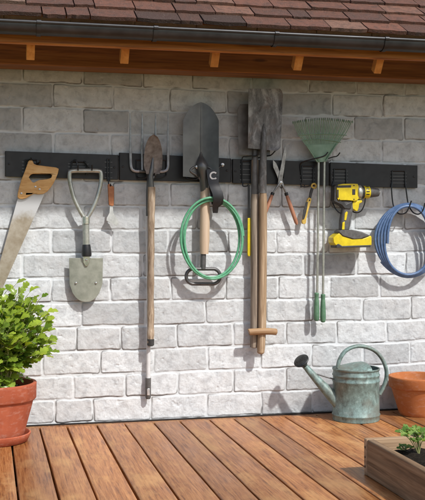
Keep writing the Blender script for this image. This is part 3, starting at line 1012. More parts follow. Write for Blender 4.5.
b.tube(smooth_path([P(200.9, 150, D5 + .001), P(201, 156, D5 + .002), P(201.6, 164, D5 + 0.006), P(202.6, 171, D5 + 0.008), P(203.4, 178, D5 + 0.006), P(204.6, 191, D5)], 4), [0.002, 0.003, 0.005, 0.007, 0.009, 0.013, 0.017, 0.021, 0.024, 0.0255, 0.0255, 0.0245, 0.023, 0.0215, 0.0205, 0.02, 0.019, 0.0185, 0.0185, 0.0185, 0.0185], 18)
for sx in (-1, 1):
    b.tube(smooth_path([P(201 + sx * 3, 166, D5 + .008), P(201 + sx * 8, 167.5, D5 + .014), P(201.5 + sx * 11, 171, D5 + .018), P(202.6 + sx * 6, 175, D5 + .014), P(203 + sx * 3, 179, D5 + .008)], 4), 0.0048, 10)
build('socket', b, M['spade_steel'], o)
for (x, y) in [(196.5, 164.5), (222.6, 164.7)]:
    pass
b = MB(); b.lathe([(0.008, 0), (0.0075, 0.003), (0.003, 0.005)], P(197, 167, D5 + 0.012), 14, Matrix.Rotation(R(90), 3, 'X')); build('rivet', b, M['bolt'], o)
b = MB(); b.tint = 0.5
b.tube([P(205, 188, D5), P(205, 215, D5), P(204.6, 240, D5), P(204.2, 254, D5)], [0.0195, 0.0215, 0.0215, 0.0185], 16); build('shaft', b, M['handle_pale'], o)
b = MB()
b.tube([P(203.4, 252, D5), P(203, 269, D5)], 0.012, 14)
ring = []
for k in range(36):
    a = 2 * math.pi * k / 36
    cx = 9.4 * (1 if math.cos(a) > 0.0 else -1)
    ring.append(P(203.2 + cx + 7.6 * math.cos(a), 276.4 + 7.6 * math.sin(a), D5))
b.tube(ring, 0.0078, 12, closed=True)
build('loop_grip', b, M['grip_metal'], o)

# ------------------------------------------------------------------ strap and green hose
D6 = 0.080
o = thing('hose_strap', P(215, 212, D6), 'black strap printed with a white letter C, holding up the green hose', 'strap')
b = MB()
def ribbon(b, spine, th=0.004):
    grid = []
    for (xl, yl, xr, yr, d) in spine:
        grid.append([P(xl + (xr - xl) * u, yl + (yr - yl) * u, d + 0.002 * math.sin(math.pi * u)) for u in (0, 0.33, 0.67, 1)])
    b.sheet(grid, Vector((0, th, 0)))
ribbon(b, [(206.5, 169.5, 219.5, 169, D6), (207.2, 176, 219.3, 175.5, D6 + .004), (208.2, 183, 218.6, 182, D6 + .008), (210.2, 188, 220.4, 187, D6 + .014), (212.6, 194, 223, 193, D6 + .02), (213.4, 199, 223.8, 198, D6 + .021), (212.8, 204, 222.6, 204.4, D6 + .015), (212.6, 207, 218.6, 207, D6 + 0.008), (213, 213, 217.8, 213, D6 + 0.004)])
build('band', b, M['black'], o, sharp=60)
b = MB(); ribbon(b, [(211.8, 204.6, 222.6, 203.6, D6 - .006), (211.2, 200, 222.4, 199, D6 - .018), (210, 192, 220, 191, D6 - .02), (208.5, 184, 218.5, 183, D6 - .014)])
build('back_loop', b, M['black'], o, sharp=60)
b = MB()
arc = []
outer, inner = [], []
for k in range(25):
    a = R(42) + (R(318) - R(42)) * k / 24
    outer.append((213.6 + 4.1 * math.cos(a), 175.6 - 4.1 * math.sin(a)))
    inner.append((213.6 + 2.55 * math.cos(a), 175.6 - 2.55 * math.sin(a)))
b.prism(outer + inner[::-1], D6 + 0.0045, D6 + 0.0078)
build('letter', b, M['white'], o, label='white capital letter C printed on the strap')
b = MB(); b.lathe([(0.0085, 0), (0.008, 0.004), (0.003, 0.006)], P(222.4, 164.8, RF), 14, Matrix.Rotation(R(90), 3, 'X')); 
b.tube([P(222.4, 164.8, RF + 0.002), P(219, 168, 0.06), P(216, 171, D6 - 0.002)], 0.0025, 8)
build('rail_stud', b, M['bolt'], o)

o = tag(None or thing('garden_hose', P(212, 279, D6), 'coil of thin green garden hose looped over the grey spade', 'hose'), 'coil of thin green garden hose looped over the grey spade', 'hose')
b = MB()
loops = 4
pts = []
N = 44
tot = int(N * (loops - 0.47))
for k in range(tot + 1):
    a = math.pi * 0.93 + 2 * math.pi * k / N
    l = k / N
    rx = 28.8 + 1.7 * math.sin(l * 2.3 + 0.3) ; ry = 39.2 + 0.8 * math.cos(l * 1.9)
    s_ = math.sin(a)
    spread = (l - 1.5) * 0.95 * (1 - 0.75 * max(0, s_))
    rr_x = rx + spread * (1.0 if math.cos(a) < 0 else 0.8)
    rr_y = ry + spread * 0.85
    cx = 212.2 + 0.6 * math.sin(l * 3)
    pts.append(P(cx + rr_x * math.cos(a), 239 + rr_y * s_, D6 - 0.006 + 0.0055 * (l - 1.5) + 0.004 * math.sin(3.1 * l + a)))
b.tube(pts, 0.0053, 10)
build('coil', b, M['hose_green'], o)

# ------------------------------------------------------------------ two flat spades
D7, D8 = 0.036, 0.070
o = thing('flat_spade', P(255, 347, D7), 'dark flat spade half hidden behind the rusty one, greyed handle', 'spade')
grid = []
for i in range(12):
    f = i / 11
    row = []
    for j in range(11):
        u = j / 10
        xl = 237.2 + 1.6 * f + 3.0 * (1 - min(1, f / 0.18)) ** 2
        xr = 271 - 1.0 * f
        y = 104 + 50.5 * f + (1.2 * u * f)
        row.append(P(xl + (xr - xl) * u, y, D7 + 0.012 * (2 * u - 1) ** 2))
    grid.append(row)
b = MB(); b.sheet(grid, Vector((0, 0.0026, 0))); build('blade', b, M['dark_steel'], o)
b = MB(); b.tube([P(255, 138, D7 + .006), P(255, 156, D7 + 0.006), P(255, 194, D7 + 0.002)], [0.004, 0.013, 0.0175], 16); build('socket', b, M['dark_steel'], o)
b = MB(); b.tint = 0.4
b.tube(smooth_path([P(x, y, D7 + 0.002) for x, y in [(255, 160), (255, 192), (255, 240), (254.8, 290), (254.6, 325), (254.2, 344), (254.1, 348)]], 5), [0.0165] * 6 + [0.0188] * 20 + [0.018] * 3 + [0.016, 0.010], 14)
build('handle', b, M['handle_grey'], o)

o = thing('flat_spade', P(262, 354, D8), 'square flat spade with rust-mottled steel blade up and tan T-bar handle', 'spade')
grid = []
for i in range(50):
    f = i / 49
    row = []
    for j in range(13):
        u = j / 12
        xl = 248.6 - 0.6 * f
        xr = 283.2 - 2.8 * f - 3.2 * (1 - min(1, f / 0.10)) ** 2 - 4.0 * max(0, (f - 0.93) / 0.07) ** 2
        y = 88.6 + (59.5 + 2.8 * u) * f
        fl = (2 * u - 1)
        row.append(P(xl + (xr - xl) * u, y, D8 + 0.012 * fl ** 2 + 0.006 * (1 - f) ** 2))
    grid.append(row)
b = MB(); b.sheet(grid, Vector((0, 0.0028, 0))); build('blade', b, M['rust_steel'], o)
b = MB(); b.tube([P(264, 124, D8 + 0.002), P(264, 132, D8 + 0.007), P(263.6, 150, D8 + 0.007), P(263, 170, D8 + 0.002), P(262.8, 193, D8 - 0.002)], [0.003, 0.0105, 0.0135, 0.0155, 0.017], 16); build('socket', b, M['rust_steel'], o)
b = MB(); b.tint = 0.6
b.tube(smooth_path([P(x, y, d) for x, y, d in [(263, 170, D8 - 0.002), (263, 192, D8 - 0.002), (263, 240, D8 - 0.004), (262.6, 290, D8 - 0.006), (262.2, 325, D8 - 0.008), (261, 348, D8 - 0.008), (260.6, 354, D8 - 0.008)]], 5), [0.0155] * 6 + [0.0178] * 20 + [0.0165] * 3 + [0.015, 0.009], 14)
build('handle', b, M['handle_tan'], o)
b = MB(); b.tint = 0.5
b.tube(smooth_path([P(x, y, D8 + 0.010) for x, y in [(248.8, 332.2), (250, 332), (258, 331.6), (268, 331.4), (275, 331.8), (277.2, 332)]], 4), [0.008, 0.0125] + [0.0145] * 6 + [0.0148] * 6 + [0.0145] * 4 + [0.013, 0.011, 0.005], 14)
build('t_bar', b, M['tbar'], o)

o = thing('slim_tool', P(249, 256, 0.04), 'slim stick-like tool, black above and yellow below, beside the flat spades', 'hand tool')
b = MB(); b.box((P(248.8, 202, .028) ), (0.0085, 0.007, 34 * MPX)); build('shank', b, M['black'], o, bevel=0.001)
b = MB(); b.prism([(247.6, 218), (250.4, 218), (250.6, 254.5), (249.8, 256.3), (248.2, 256.3), (247.4, 254.5)][::-1], 0.022, 0.034); build('grip', b, M['yellow'], o, bevel=0.0015)

# ------------------------------------------------------------------ shears
D9 = 0.036
o = thing('garden_shears', P(281, 183, D9), 'old garden shears hung blades up with red-brown wooden grips', 'shears')
def half(blade, tang, grip, d, nm):
    b = MB(); b.prism(blade, d - 0.0018, d + 0.0018)
    b.tube([P(x, y, d) for x, y in tang], [0.0055, 0.0042, 0.004], 10)
    bl = build('blade', b, M['shear_steel'], o, bevel=0.0006)
    b = MB(); n = len(grip)
    b.tube([P(x, y, d + 0.002) for x, y in grip], [0.0060, 0.0078, 0.0088, 0.0092, 0.0088, 0.005], 12)
    b2 = build('grip', b, M['shear_grip'], o)
    b = MB(); p0, p1 = P(*grip[0], d + 0.002), P(*grip[1], d + 0.002)
    b.tube([p0 + (p0 - p1) * 0.25, p0 + (p1 - p0) * 0.5], 0.0085, 12); build('ferrule', b, M['black'], b2)
lerp = lambda a, c, f: (a[0] + (c[0] - a[0]) * f, a[1] + (c[1] - a[1]) * f)
g1 = [lerp((272.6, 193.4), (262.5, 219.5), f) for f in (0, .12, .35, .65, .92, 1)]
g2 = [lerp((286.2, 193.6), (297, 224.5), f) for f in (0, .12, .35, .65, .92, 1)]
half([(285, 143.6), (286.6, 151), (284.6, 166), (282.3, 180.5), (281, 186), (277.4, 186), (278.4, 178), (281.6, 162)][::-1], [(279.6, 183), (276, 188.4), (272.6, 193.4)], g1, D9 + 0.004, 'a')
half([(272.8, 159.6), (276.4, 163.5), (280.6, 174), (284.2, 186), (280.6, 187.5), (277, 176), (273, 167)][::-1], [(281.8, 184), (284, 188.6), (286.2, 193.6)], g2, D9, 'b')
b = MB(); b.lathe([(0.0075, 0), (0.007, 0.0022), (0.003, 0.0036)], P(280.9, 182.6, D9 + 0.0062), 14, Matrix.Rotation(R(90), 3, 'X')); build('pivot_bolt', b, M['bolt'], o)
hook((278.5, 172, 284, 178), [[(279, 177, .030), (279.4, 182, .032), (280.6, 187.5, .045), (281.6, 187.8, .075), (281.8, 185, .082)]], 'short black hook under the crossing of the shears', r=0.0024, rungs=0)

# ------------------------------------------------------------------ rake
D10 = 0.05
o = thing('leaf_rake', P(320, 322, D10), 'sage green fan rake with two thin pale poles and green grips', 'rake')
grid = []
for i in range(8):
    f = i / 7
    row = []
    for j in range(9):
        u = j / 8
        a = lerp((305.6, 145), (317.4, 162.2), f); c_ = lerp((337.2, 144), (325.4, 161.6), f)
        x, y = lerp(a, c_, u)
        row.append(P(x, y, D10 + 0.012 * math.sin(math.pi * u) * (0.4 + f * 0.6)))
    grid.append(row)
b = MB(); b.sheet(grid, Vector((0, 0.003, 0)))
for u0, u1 in ((0.02, 0.25), (0.98, 0.93)):
    b.tube([P(*lerp((305.6, 145), (337.2, 144), u0), D10 + 0.004), P(*lerp((317.4, 162.2), (325.4, 161.6), u0), D10 + 0.008)], 0.003, 8)
build('fan_plate', b, M['rake_green'], o)
b = MB()
NT_ = 32
for k in range(NT_):
    u = k / (NT_ - 1)
    s0 = lerp((306, 145.4), (336.8, 144.6), u)
    e = (293.0 + 59.2 * u, 121.5 - 3.2 * math.sin(math.pi * u) - 0.6 * u)
    m1 = lerp(s0, e, 0.5); m1 = (m1[0] + (u - 0.5) * 2.2, m1[1])
    jx = random.uniform(-0.4, 0.4)
    pp = smooth_path([P(*s0, D10), P(m1[0] + jx, m1[1], D10 + 0.004), P(*lerp(s0, e, 0.93), D10 + 0.012), P(e[0] + jx, e[1], D10 + 0.022), P(e[0] + jx * 1.2, e[1] + 2.2, D10 + 0.036)], 4)
    b.tube(pp, 0.0021, 6, flat=0.6)
build('tines', b, M['rake_green'], o)
b = MB()
b.tube(smooth_path([P(297.6 + 49 * u, 135.2 - 1.2 * math.sin(math.pi * u), D10 + 0.0065) for u in (0, .25, .5, .75, 1)], 4), 0.0022, 8)
b.tube(smooth_path([P(302 + 39 * u, 140.4 + 2 * u - 2.0 * math.sin(math.pi * u), D10 + 0.005) for u in (0, .25, .5, .75, 1)], 4), 0.0019, 8)
build('cross_wire', b, M['rake_green'], o)
for (xa, xb, xg) in ((318.6, 317.2, 316.6), (324.4, 323, 323)):
    b = MB(); b.tube([P(xa, 158, D10), P((xa + xb) / 2, 226, D10), P(xb, 294, D10)], 0.0055, 12); build('pole', b, M['nickel'], o)
    dy = 0 if xg < 320 else 1.4
    b = MB(); b.tube(smooth_path([P(xg, y + dy, D10) for y in (292.6, 294, 297, 303, 311, 317, 320, 321)], 3), [0.0062, 0.0095, 0.0105, 0.0105, 0.010, 0.0100, 0.0092, 0.0095, 0.0105, 0.0112, 0.0118, 0.0122, 0.0125, 0.0128, 0.0128, 0.0126, 0.012, 0.0112, 0.0105, 0.0092, 0.0075, 0.006][:22], 14)
    build('grip', b, M['grip_green'], o)

# ------------------------------------------------------------------ multi-tool
D11 = 0.034
o = thing('multi_tool', P(304, 224, D11), 'slim yellow and black multi-tool hanging by its round yellow head', 'hand tool')
b = MB()
ringp = [P(313.9 + 2.2 * math.cos(2 * math.pi * k / 20), 185.9 + 2.2 * math.sin(2 * math.pi * k / 20), D11) for k in range(20)]
b.tube(ringp, 0.0044, 10, closed=True); build('head_ring', b, M['tool_yellow'], o)
b = MB(); b.prism([(311.2, 187.6), (313.4, 188.8), (311.8, 194.5), (310.9, 198.4), (308.8, 197.6), (309.8, 192)][::-1], D11 - 0.004, D11 + 0.005); build('neck', b, M['dark_rubber'], o, bevel=0.0015)
b = MB(); b.prism(Z7([(158, 228), (178, 240), (172, 262), (150, 340), (136, 400), (131, 440), (122, 452), (98, 448), (96, 430), (104, 390), (118, 330), (135, 268), (146, 236)], 290, 170, 8.34)[::-1], D11 - 0.007, D11 + 0.006); build('grip', b, M['tool_yellow'], o, bevel=0.0025)
b = MB(); b.prism(Z7([(132, 268), (150, 264), (142, 320), (128, 380), (118, 410), (103, 412), (106, 370), (118, 316)], 290, 170, 8.34)[::-1], D11 + 0.0055, D11 + 0.0085); build('grip_inlay', b, M['dark_rubber'], o, bevel=0.001)
b = MB(); b.lathe([(0.0036, 0), (0.003, 0.0015), (0.001, 0.002)], P(309.6, 200.2, D11 + 0.006), 12, Matrix.Rotation(R(90), 3, 'X')); build('pin', b, M['black'], o)

# ------------------------------------------------------------------ drill
D12 = 0.064
def K(pts):
    return Z7(pts, 320, 170, 6.07)
o = thing('cordless_drill', P(349, 246, D12), 'yellow and black cordless drill with battery, cradled in a hook', 'drill')
b = MB(); b.prism(K([(97, 92), (130, 85), (190, 84), (216, 86), (222, 100), (222, 176), (212, 186), (190, 188), (150, 184), (100, 184), (92, 170), (90, 110)])[::-1], D12 - 0.026, D12 + 0.026)
body = build('body', b, M['yellow'], o, bevel=0.009)
b = MB(); b.prism(K([(76, 96), (98, 86), (99, 190), (140, 192), (150, 206), (180, 190), (188, 196), (176, 240), (140, 238), (120, 215), (88, 200), (74, 186)])[::-1], D12 - 0.023, D12 + 0.022)
build('motor_cap', b, M['dark_rubber'], o, bevel=0.006)
for (x, y) in K([(118, 180), (206, 178), (206, 94)]):
    s_ = MB(); s_.lathe([(0.0032, 0), (0.003, 0.0008), (0.001, 0.0012)], P(x, y, D12 + 0.0258), 10, Matrix.Rotation(R(90), 3, 'X')); build('screw', s_, M['screw'], body)
b = MB(); b.prism(K([(104, 119), (113, 118), (113, 168), (104, 168)])[::-1], D12 + 0.0255, D12 + 0.0275); b.prism(K([(104, 94), (188, 92), (188, 106), (104, 108)])[::-1], D12 + 0.0225, D12 + 0.0268)
b.prism(K([(196, 116), (214, 116), (214, 150), (196, 150)])[::-1], D12 + 0.0255, D12 + 0.0275)
build('vent_plate', b, M['dark_rubber'], body, bevel=0.0008)
ax = Matrix.Rotation(R(90), 3, 'Y')
def turn(name, x0_, x1_, y, r0, r1, mat, extra=None):
    b = MB(); a, c_ = P(x0_, y, D12), P(x1_, y + 0.15, D12)
    b.tube([a, a + (c_ - a) * 0.08, a + (c_ - a) * 0.92, c_], [r0 * 0.94, r0, r1, r1 * 0.94], 24)
    return build(name, b, mat, o, sharp=50)
yc = 192.3
turn('gear_case', 356, 360.4, yc, 0.0330, 0.0330, M['nickel'])
turn('torque_ring', 359.6, 363.4, yc, 0.0295, 0.0290, M['dark_rubber'])
tc_ = turn('clutch_collar', 362.6, 368.8, yc, 0.0290, 0.0285, M['yellow'])
turn('chuck', 368.4, 378.2, yc, 0.0250, 0.0190, M['grey_rubber'])
b = MB()
for k in range(4):
    a = R(-20 + 25 * k)
    p = P(365.7, yc, D12)
    b.box(p + Vector((0, -0.0287 * math.cos(a), 0.0287 * math.sin(a))), (0.015, 0.003, 0.004), Matrix.Rotation(-a, 3, 'X'))
build('clutch_mark', b, M['black'], tc_)
b = MB(); b.tube([P(377.8, yc + 0.1, D12), P(379.4, yc + 0.1, D12)], 0.009, 14); build('chuck_jaw', b, M['nickel'], o)
b = MB(); b.prism(K([(196, 186), (248, 184), (250, 196), (232, 204), (228, 232), (222, 250), (206, 248), (198, 240), (180, 236)])[::-1], D12 - 0.015, D12 + 0.017); build('trigger', b, M['yellow'], o, bevel=0.004)
b = MB(); b.prism(K([(128, 186), (190, 184), (196, 236), (190, 262), (180, 300), (172, 368), (118, 368), (120, 310), (128, 262), (136, 226)])[::-1], D12 - 0.019, D12 + 0.019); hn = build('handle', b, M['grey_rubber'], o, bevel=0.008)
b = MB(); b.prism(K([(150, 262), (162, 250), (168, 258), (158, 306), (146, 306)])[::-1], D12 + 0.0165, D12 + 0.0215); b.prism(K([(136, 318), (150, 312), (148, 362), (132, 362)])[::-1], D12 + 0.0165, D12 + 0.0215); build('grip_stripe', b, M['yellow'], hn, bevel=0.0015)
b = MB(); b.prism(K([(64, 412), (78, 398), (100, 382), (122, 400), (180, 418), (246, 414), (292, 398), (296, 410), (296, 456), (250, 462), (125, 466), (84, 462), (66, 440)])[::-1], D12 - 0.034, D12 + 0.036); bt = build('battery', b, M['yellow'], o, bevel=0.006)
b = MB(); b.prism(K([(96, 376), (112, 364), (176, 362), (236, 374), (290, 398), (246, 416), (180, 420), (122, 402)])[::-1], D12 - 0.030, D12 + 0.0395); build('battery_mount', b, M['grey_rubber'], o, bevel=0.005)
b = MB(); b.prism(K([(80, 456), (96, 446), (120, 460), (292, 454), (290, 468), (80, 472)])[::-1], D12 - 0.030, D12 + 0.0385); build('battery_base', b, M['dark_rubber'], bt, bevel=0.003)

# ------------------------------------------------------------------ blue hose
o = thing('garden_hose', P(408, 277, 0.08), 'coil of thick blue hose hanging from the hook at the right', 'hose')
b = MB(); pts = []
loops, N = 5, 48
for k in range(N * loops - 3):
    a = math.pi * 0.97 + 2 * math.pi * k / N
    l = k / N
    s_, c_ = math.sin(a), math.cos(a)
    side = 0.5 - 0.5 * c_
    w = (l - 2.5) * (3.9 * (0.5 + 0.5 * (1 - max(0, s_)) ) * (0.35 + 0.65 * abs(c_)))
    rx, ry = 27.5 + w * 0.8 + 1.2 * (0.5 - 0.5 * c_), 35.4 + 0.5 * (l - 2.5)
    pts.append(P(408.5 + rx * c_, 240.3 + ry * s_, 0.052 + 0.007 * (2.5 - l) * (0.35 + 0.65 * (1 - max(0, s_)))))
b.tube(pts, 0.0068, 10)
build('coil', b, M['hose_blue'], o)

# ------------------------------------------------------------------ watering can
gp = G(356, 419.4)
dc = -gp.y
cr = 0.1015
ztop = P(356, 368.5, dc).z
o = thing('watering_can', gp, 'weathered verdigris watering can with arched handle and black rose', 'watering can')
b = MB()
H_ = ztop
th = 0.0022
prof = [(0.0, 0.004), (cr * 0.97, 0.004), (cr * 0.985, 0.001), (cr * 1.0, 0.001), (cr * 1.005, 0.008), (cr * 1.005, 0.020), (cr * 1.03, 0.023), (cr * 1.03, 0.027), (cr * 1.0, 0.030)]
zb = H_ * 0.74
prof += [(cr * 0.995, H_ * 0.4), (cr * 0.99, zb), (cr * 1.022, zb + 0.004), (cr * 1.022, zb + 0.009), (cr * 0.99, zb + 0.013), (cr * 0.99, zb + 0.026), (cr * 1.02, zb + 0.030), (cr * 1.02, zb + 0.034), (cr * 0.985, zb + 0.038), (cr * 0.98, H_ - 0.006), (cr * 1.01, H_ - 0.004), (cr * 1.02, H_), (cr * 1.01, H_ + 0.004), (cr * 0.97, H_ + 0.002), (cr * 0.965, H_ - 0.02), (cr * 0.965, 0.02), (0.0, 0.02)]
b.lathe(prof, (gp.x, gp.y, 0), 64, cap=False)
build('body', b, M['verdigris'], o, sharp=50)
# half cover, domed over the spout side
b = MB(); grid = []
for i in range(15):
    a = math.pi * 0.5 + math.pi * (i / 14)
    row = []
    for j in range(9):
        r_ = j / 8
        xx = 0.38 * cr * (1 - r_)  + r_ * cr * 0.965 * math.cos(a)
        yy = r_ * cr * 0.965 * math.sin(a) + (1 - r_) * (cr * 0.9 * math.cos(math.pi * i / 14))
        dome = 0.026 * (1 - r_ ** 1.6) * math.sin(math.pi * min(1, max(0, i / 14)))
        row.append(Vector((gp.x + xx, gp.y + yy, H_ + 0.001 + dome)))
    grid.append(row)
b.sheet(grid, Vector((0, 0, -0.002))); build('half_cover', b, M['verdigris'], o)
# handle: flat strap
def PC(px, py, dd=0.0):
    return P(px, py, dc + dd)
b = MB(); b.tube(smooth_path([PC(337.5, 368), PC(339.5, 360), PC(345, 351.5), PC(354, 346.8), PC(364, 346.6), PC(374, 350.4), PC(381.5, 358), PC(386, 368.5), PC(386.3, 378), PC(383.5, 387), PC(379.4, 394.5)], 6), 0.0085, 12, flat=1.35)
build('handle', b, M['verdigris'], o)
# spout, turned a little towards the wall
s0, s1 = PC(340, 404, 0.0), PC(304.5, 365.5, -0.045)
b = MB(); ppts, rr = [], []
for k in range(13):
    f = k / 12
    ppts.append(s0 + (s1 - s0) * f + Vector((0, 0, -0.004 * math.sin(math.pi * f))))
    rr.append(0.031 - 0.0185 * f ** 0.85)
b.tube(ppts, rr, 20); build('spout', b, M['verdigris'], o)
rd = (s1 - s0).normalized()
b = MB()
rd = (rd + Vector((0, -0.62, 0.05))).normalized()
q = rd.to_track_quat('Z', 'Y').to_matrix()
b.lathe([(0.0125, -0.012), (0.0135, 0.0), (0.018, 0.010), (0.031, 0.026), (0.0345, 0.029), (0.0350, 0.033), (0.032, 0.036), (0.018, 0.0385), (0.0005, 0.0395)], s1, 28, q)
rs = build('rose', b, M['rose_black'], o, sharp=50)
b = MB()
for rad, n in ((0.008, 6), (0.016, 11), (0.024, 16)):
    for k in range(n):
        a = 2 * math.pi * k / n
        b.lathe([(0.0015, 0), (0.0010, 0.0022)], s1 + q @ Vector((rad * math.cos(a), rad * math.sin(a), 0.0378 - 0.0016 * (rad / 0.024))), 6, q)
build('rose_holes', b, M['grey_rubber'], rs)
b = MB(); b.tube([PC(316.5, 374, -0.028), PC(325, 376.6, -0.016), PC(334.5, 379.4, -0.006)], 0.0034, 10); build('brace', b, M['spade_steel'], o)

# ------------------------------------------------------------------ pots
def pot(c, rb, rt, h, rim_h, mat, o, holes=True, seg=64):
    b = MB(); th = 0.011
    rr_ = rt - 0.012
    zr = h - rim_h
    prof = [(0, 0.0), (rb - 0.004, 0.0), (rb, 0.004)]
    for k in range(1, 6):
        f = k / 6
        prof.append((rb + (rr_ - rb) * f, zr * f))
    prof += [(rr_ - 0.001, zr - 0.002), (rt - 0.006, zr + 0.001), (rt - 0.002, zr + 0.006), (rt - 0.001, h - 0.010), (rt, h - 0.005), (rt - 0.002, h - 0.001), (rt - 0.006, h), (rt - th - 0.002, h - 0.001), (rt - th - 0.004, h - 0.006), (rt - th - 0.008, zr), (rb - th + 0.002, 0.016), (0, 0.014)]
    b.lathe(prof, c, seg, cap=False)
    return build('pot_body', b, mat, o, sharp=50)

def soil_disc(c, r, zt, o, amp=0.006, name='soil'):
    b = MB(); vs_, fs = [], []
    nr, ns = 14, 40
    vs_.append(Vector((c.x, c.y, zt)))
    for i in range(1, nr + 1):
        for j in range(ns):
            a = 2 * math.pi * j / ns
            vs_.append(Vector((c.x + r * i / nr * math.cos(a), c.y + r * i / nr * math.sin(a), zt + random.uniform(-amp, amp))))
    for j in range(ns):
        fs.append((0, 1 + j, 1 + (j + 1) % ns))
    for i in range(nr - 1):
        for j in range(ns):
            a, d_ = 1 + i * ns + j, 1 + i * ns + (j + 1) % ns
            fs.append((a, a + ns, d_ + ns, d_))
    n0 = len(vs_)
    for j in range(ns):
        a = 2 * math.pi * j / ns
        vs_.append(Vector((c.x + r * 0.9 * math.cos(a), c.y + r * 0.9 * math.sin(a), zt - 0.05)))
    for j in range(ns):
        a, d_ = 1 + (nr - 1) * ns + j, 1 + (nr - 1) * ns + (j + 1) % ns
        fs.append((a, n0 + j, n0 + (j + 1) % ns, d_))
    fs.append(tuple(n0 + j for j in range(ns))[::-1])
    b.add(vs_, fs)
    return build(name, b, M['soil'], o, sharp=80)

# right: empty orange pot
gc2 = G(418, 414.6)
o = thing('terracotta_pot', gc2, 'orange terracotta pot with a wide rim beside the watering can', 'pot')
zt2 = P(418, 375.5, -gc2.y).z
pot(gc2, 0.082, 0.131, zt2, 0.052, M['terra_orange'], o)
soil_disc(gc2 + Vector((0, 0, 0)), 0.092, zt2 - 0.060, o)

# left: red pot on a saucer
gc3 = G(-4, 441.5)
o = thing('potted_herb', gc3, 'bushy bright green herb in a red terracotta pot on a saucer', 'potted plant')
b = MB(); b.lathe([(0, 0.0), (0.112, 0.0), (0.122, 0.004), (0.133, 0.028), (0.134, 0.034), (0.129, 0.036), (0.124, 0.030), (0.116, 0.011), (0, 0.011)], gc3, 64, cap=False)
build('saucer', b, M['terra_red'], o, sharp=50)
zt3 = P(-4, 382, -gc3.y).z
pb = pot(gc3 + Vector((0, 0, 0.011)), 0.104, 0.157, zt3 - 0.011, 0.068, M['terra_red'], o)
so = soil_disc(gc3, 0.134, zt3 - 0.030, o)
b = MB()
for k in range(70):
    a = random.uniform(0, 2 * math.pi); r_ = 0.13 * math.sqrt(random.random())
    s_ = random.uniform(0.0018, 0.0045)
    b.box((gc3.x + r_ * math.cos(a), gc3.y + r_ * math.sin(a), zt3 - 0.028 + s_ * 0.5), (s_ * 1.3, s_, s_), Matrix.Rotation(random.uniform(0, 3), 3, 'Z') @ Matrix.Rotation(random.uniform(0, 3), 3, 'X'))
build('perlite', b, M['perlite'], so)['kind'] = 'stuff'

# leaves: lobed, folded along the midrib
LOBES = [(0.0, 0.0), (0.07, 0.16), (0.28, 0.34), (0.43, 0.57), (0.35, 0.62), (0.24, 0.62), (0.31, 0.82), (0.20, 0.92), (0.09, 0.91), (0.0, 1.0)]
def leaf(b, base, d, up, size, fold=0.35, curl=0.25, wid=1.0):
    d = d.normalized(); side = d.cross(up).normalized(); n = side.cross(d).normalized()
    mid = [0.0, 0.22, 0.42, 0.62, 0.82, 1.0]
    vs_ = []; fs = []
    def pt(x, y):
        return base + d * (y * size) + side * (x * size * wid) + n * (abs(x) * fold * size - curl * size * y * y + random.uniform(-0.012, 0.012) * size)
    M_ = [pt(0, y) for y in mid]
    vs_ += M_
    for sgn in (-1, 1):
        o_ = len(vs_)
        ed = LOBES[1:-1]
        vs_ += [pt(sgn * x, y) for x, y in ed]
        seqm = [0, 1, 2, 2, 3, 3, 4, 4]      # nearest midrib vertex
        tri = [(0, o_)]
        fs.append((0, o_, 1) if sgn > 0 else (0, 1, o_))
        for k in range(len(ed) - 1):
            a, c_ = seqm[k] if k else 1, seqm[k + 1] if k + 1 else 1
            a = max(1, a); c_ = max(1, c_)
            q_ = [o_ + k, o_ + k + 1, c_] + ([a] if a != c_ else [])
            fs.append(tuple(q_) if sgn > 0 else tuple(q_[::-1]))
        q_ = [o_ + len(ed) - 1, 5, 4]
        fs.append(tuple(q_) if sgn > 0 else tuple(q_[::-1]))
    b.add(vs_, fs)

fol, stm = MB(), MB()
top_c = Vector((gc3.x, gc3.y, zt3 - 0.03))
rs_ = random.Random(5)
def herb(tip, nleaf, lsz):
    a = rs_.uniform(0, 2 * math.pi); r_ = 0.06 * math.sqrt(rs_.random())
    root = top_c + Vector((r_ * math.cos(a), r_ * math.sin(a), 0))
    mid_ = root.lerp(tip, 0.55) + Vector((0, 0, 0.035))
    pth = smooth_path([root, root.lerp(mid_, 0.5) + Vector((0, 0, 0.012)), mid_, tip], 5)
    n = len(pth)
    stm.tube(pth, [0.0026 - 0.0014 * k / n for k in range(n)], 5)
    dirn = (pth[-1] - pth[-4]).normalized()
    for k in range(nleaf):
        f = 1 - 0.55 * (k / max(1, nleaf)) ** 1.2
        p = pth[min(n - 1, int(f * (n - 1)))]
        az = k * 2.4 + rs_.uniform(-0.5, 0.5)
        out_ = Vector((math.cos(az), math.sin(az), 0))
        d = (dirn * (0.9 if k < 3 else 0.25) + out_ * (0.75 if k < 3 else 1.0) + Vector((0, -0.12, rs_.uniform(-0.15, 0.35)))).normalized()
        upv = (Vector((0, -0.55, 1)) + Vector((rs_.uniform(-.6, .6), rs_.uniform(-.5, .5), 0))).normalized()
        if abs(d.dot(upv)) > 0.93:
            upv = Vector((0, -1, 0.2)).normalized()
        L_ = lsz * rs_.uniform(0.7, 1.2) * (1.0 if k else 1.1)
        pet = p + d * L_ * 0.35
        stm.tube([p, pet], [0.0012, 0.0008], 4)
        hgt = (p.z - zt3) / 0.45
        fol.tint = min(1, max(0, 0.12 + 0.55 * rs_.random() + (0.5 * rs_.random() if k < 2 else 0)))
        leaf(fol, pet, d, upv, L_, rs_.uniform(0.1, 0.5), rs_.uniform(0.05, 0.5), rs_.uniform(0.95, 1.3))
cz = zt3 + 0.20
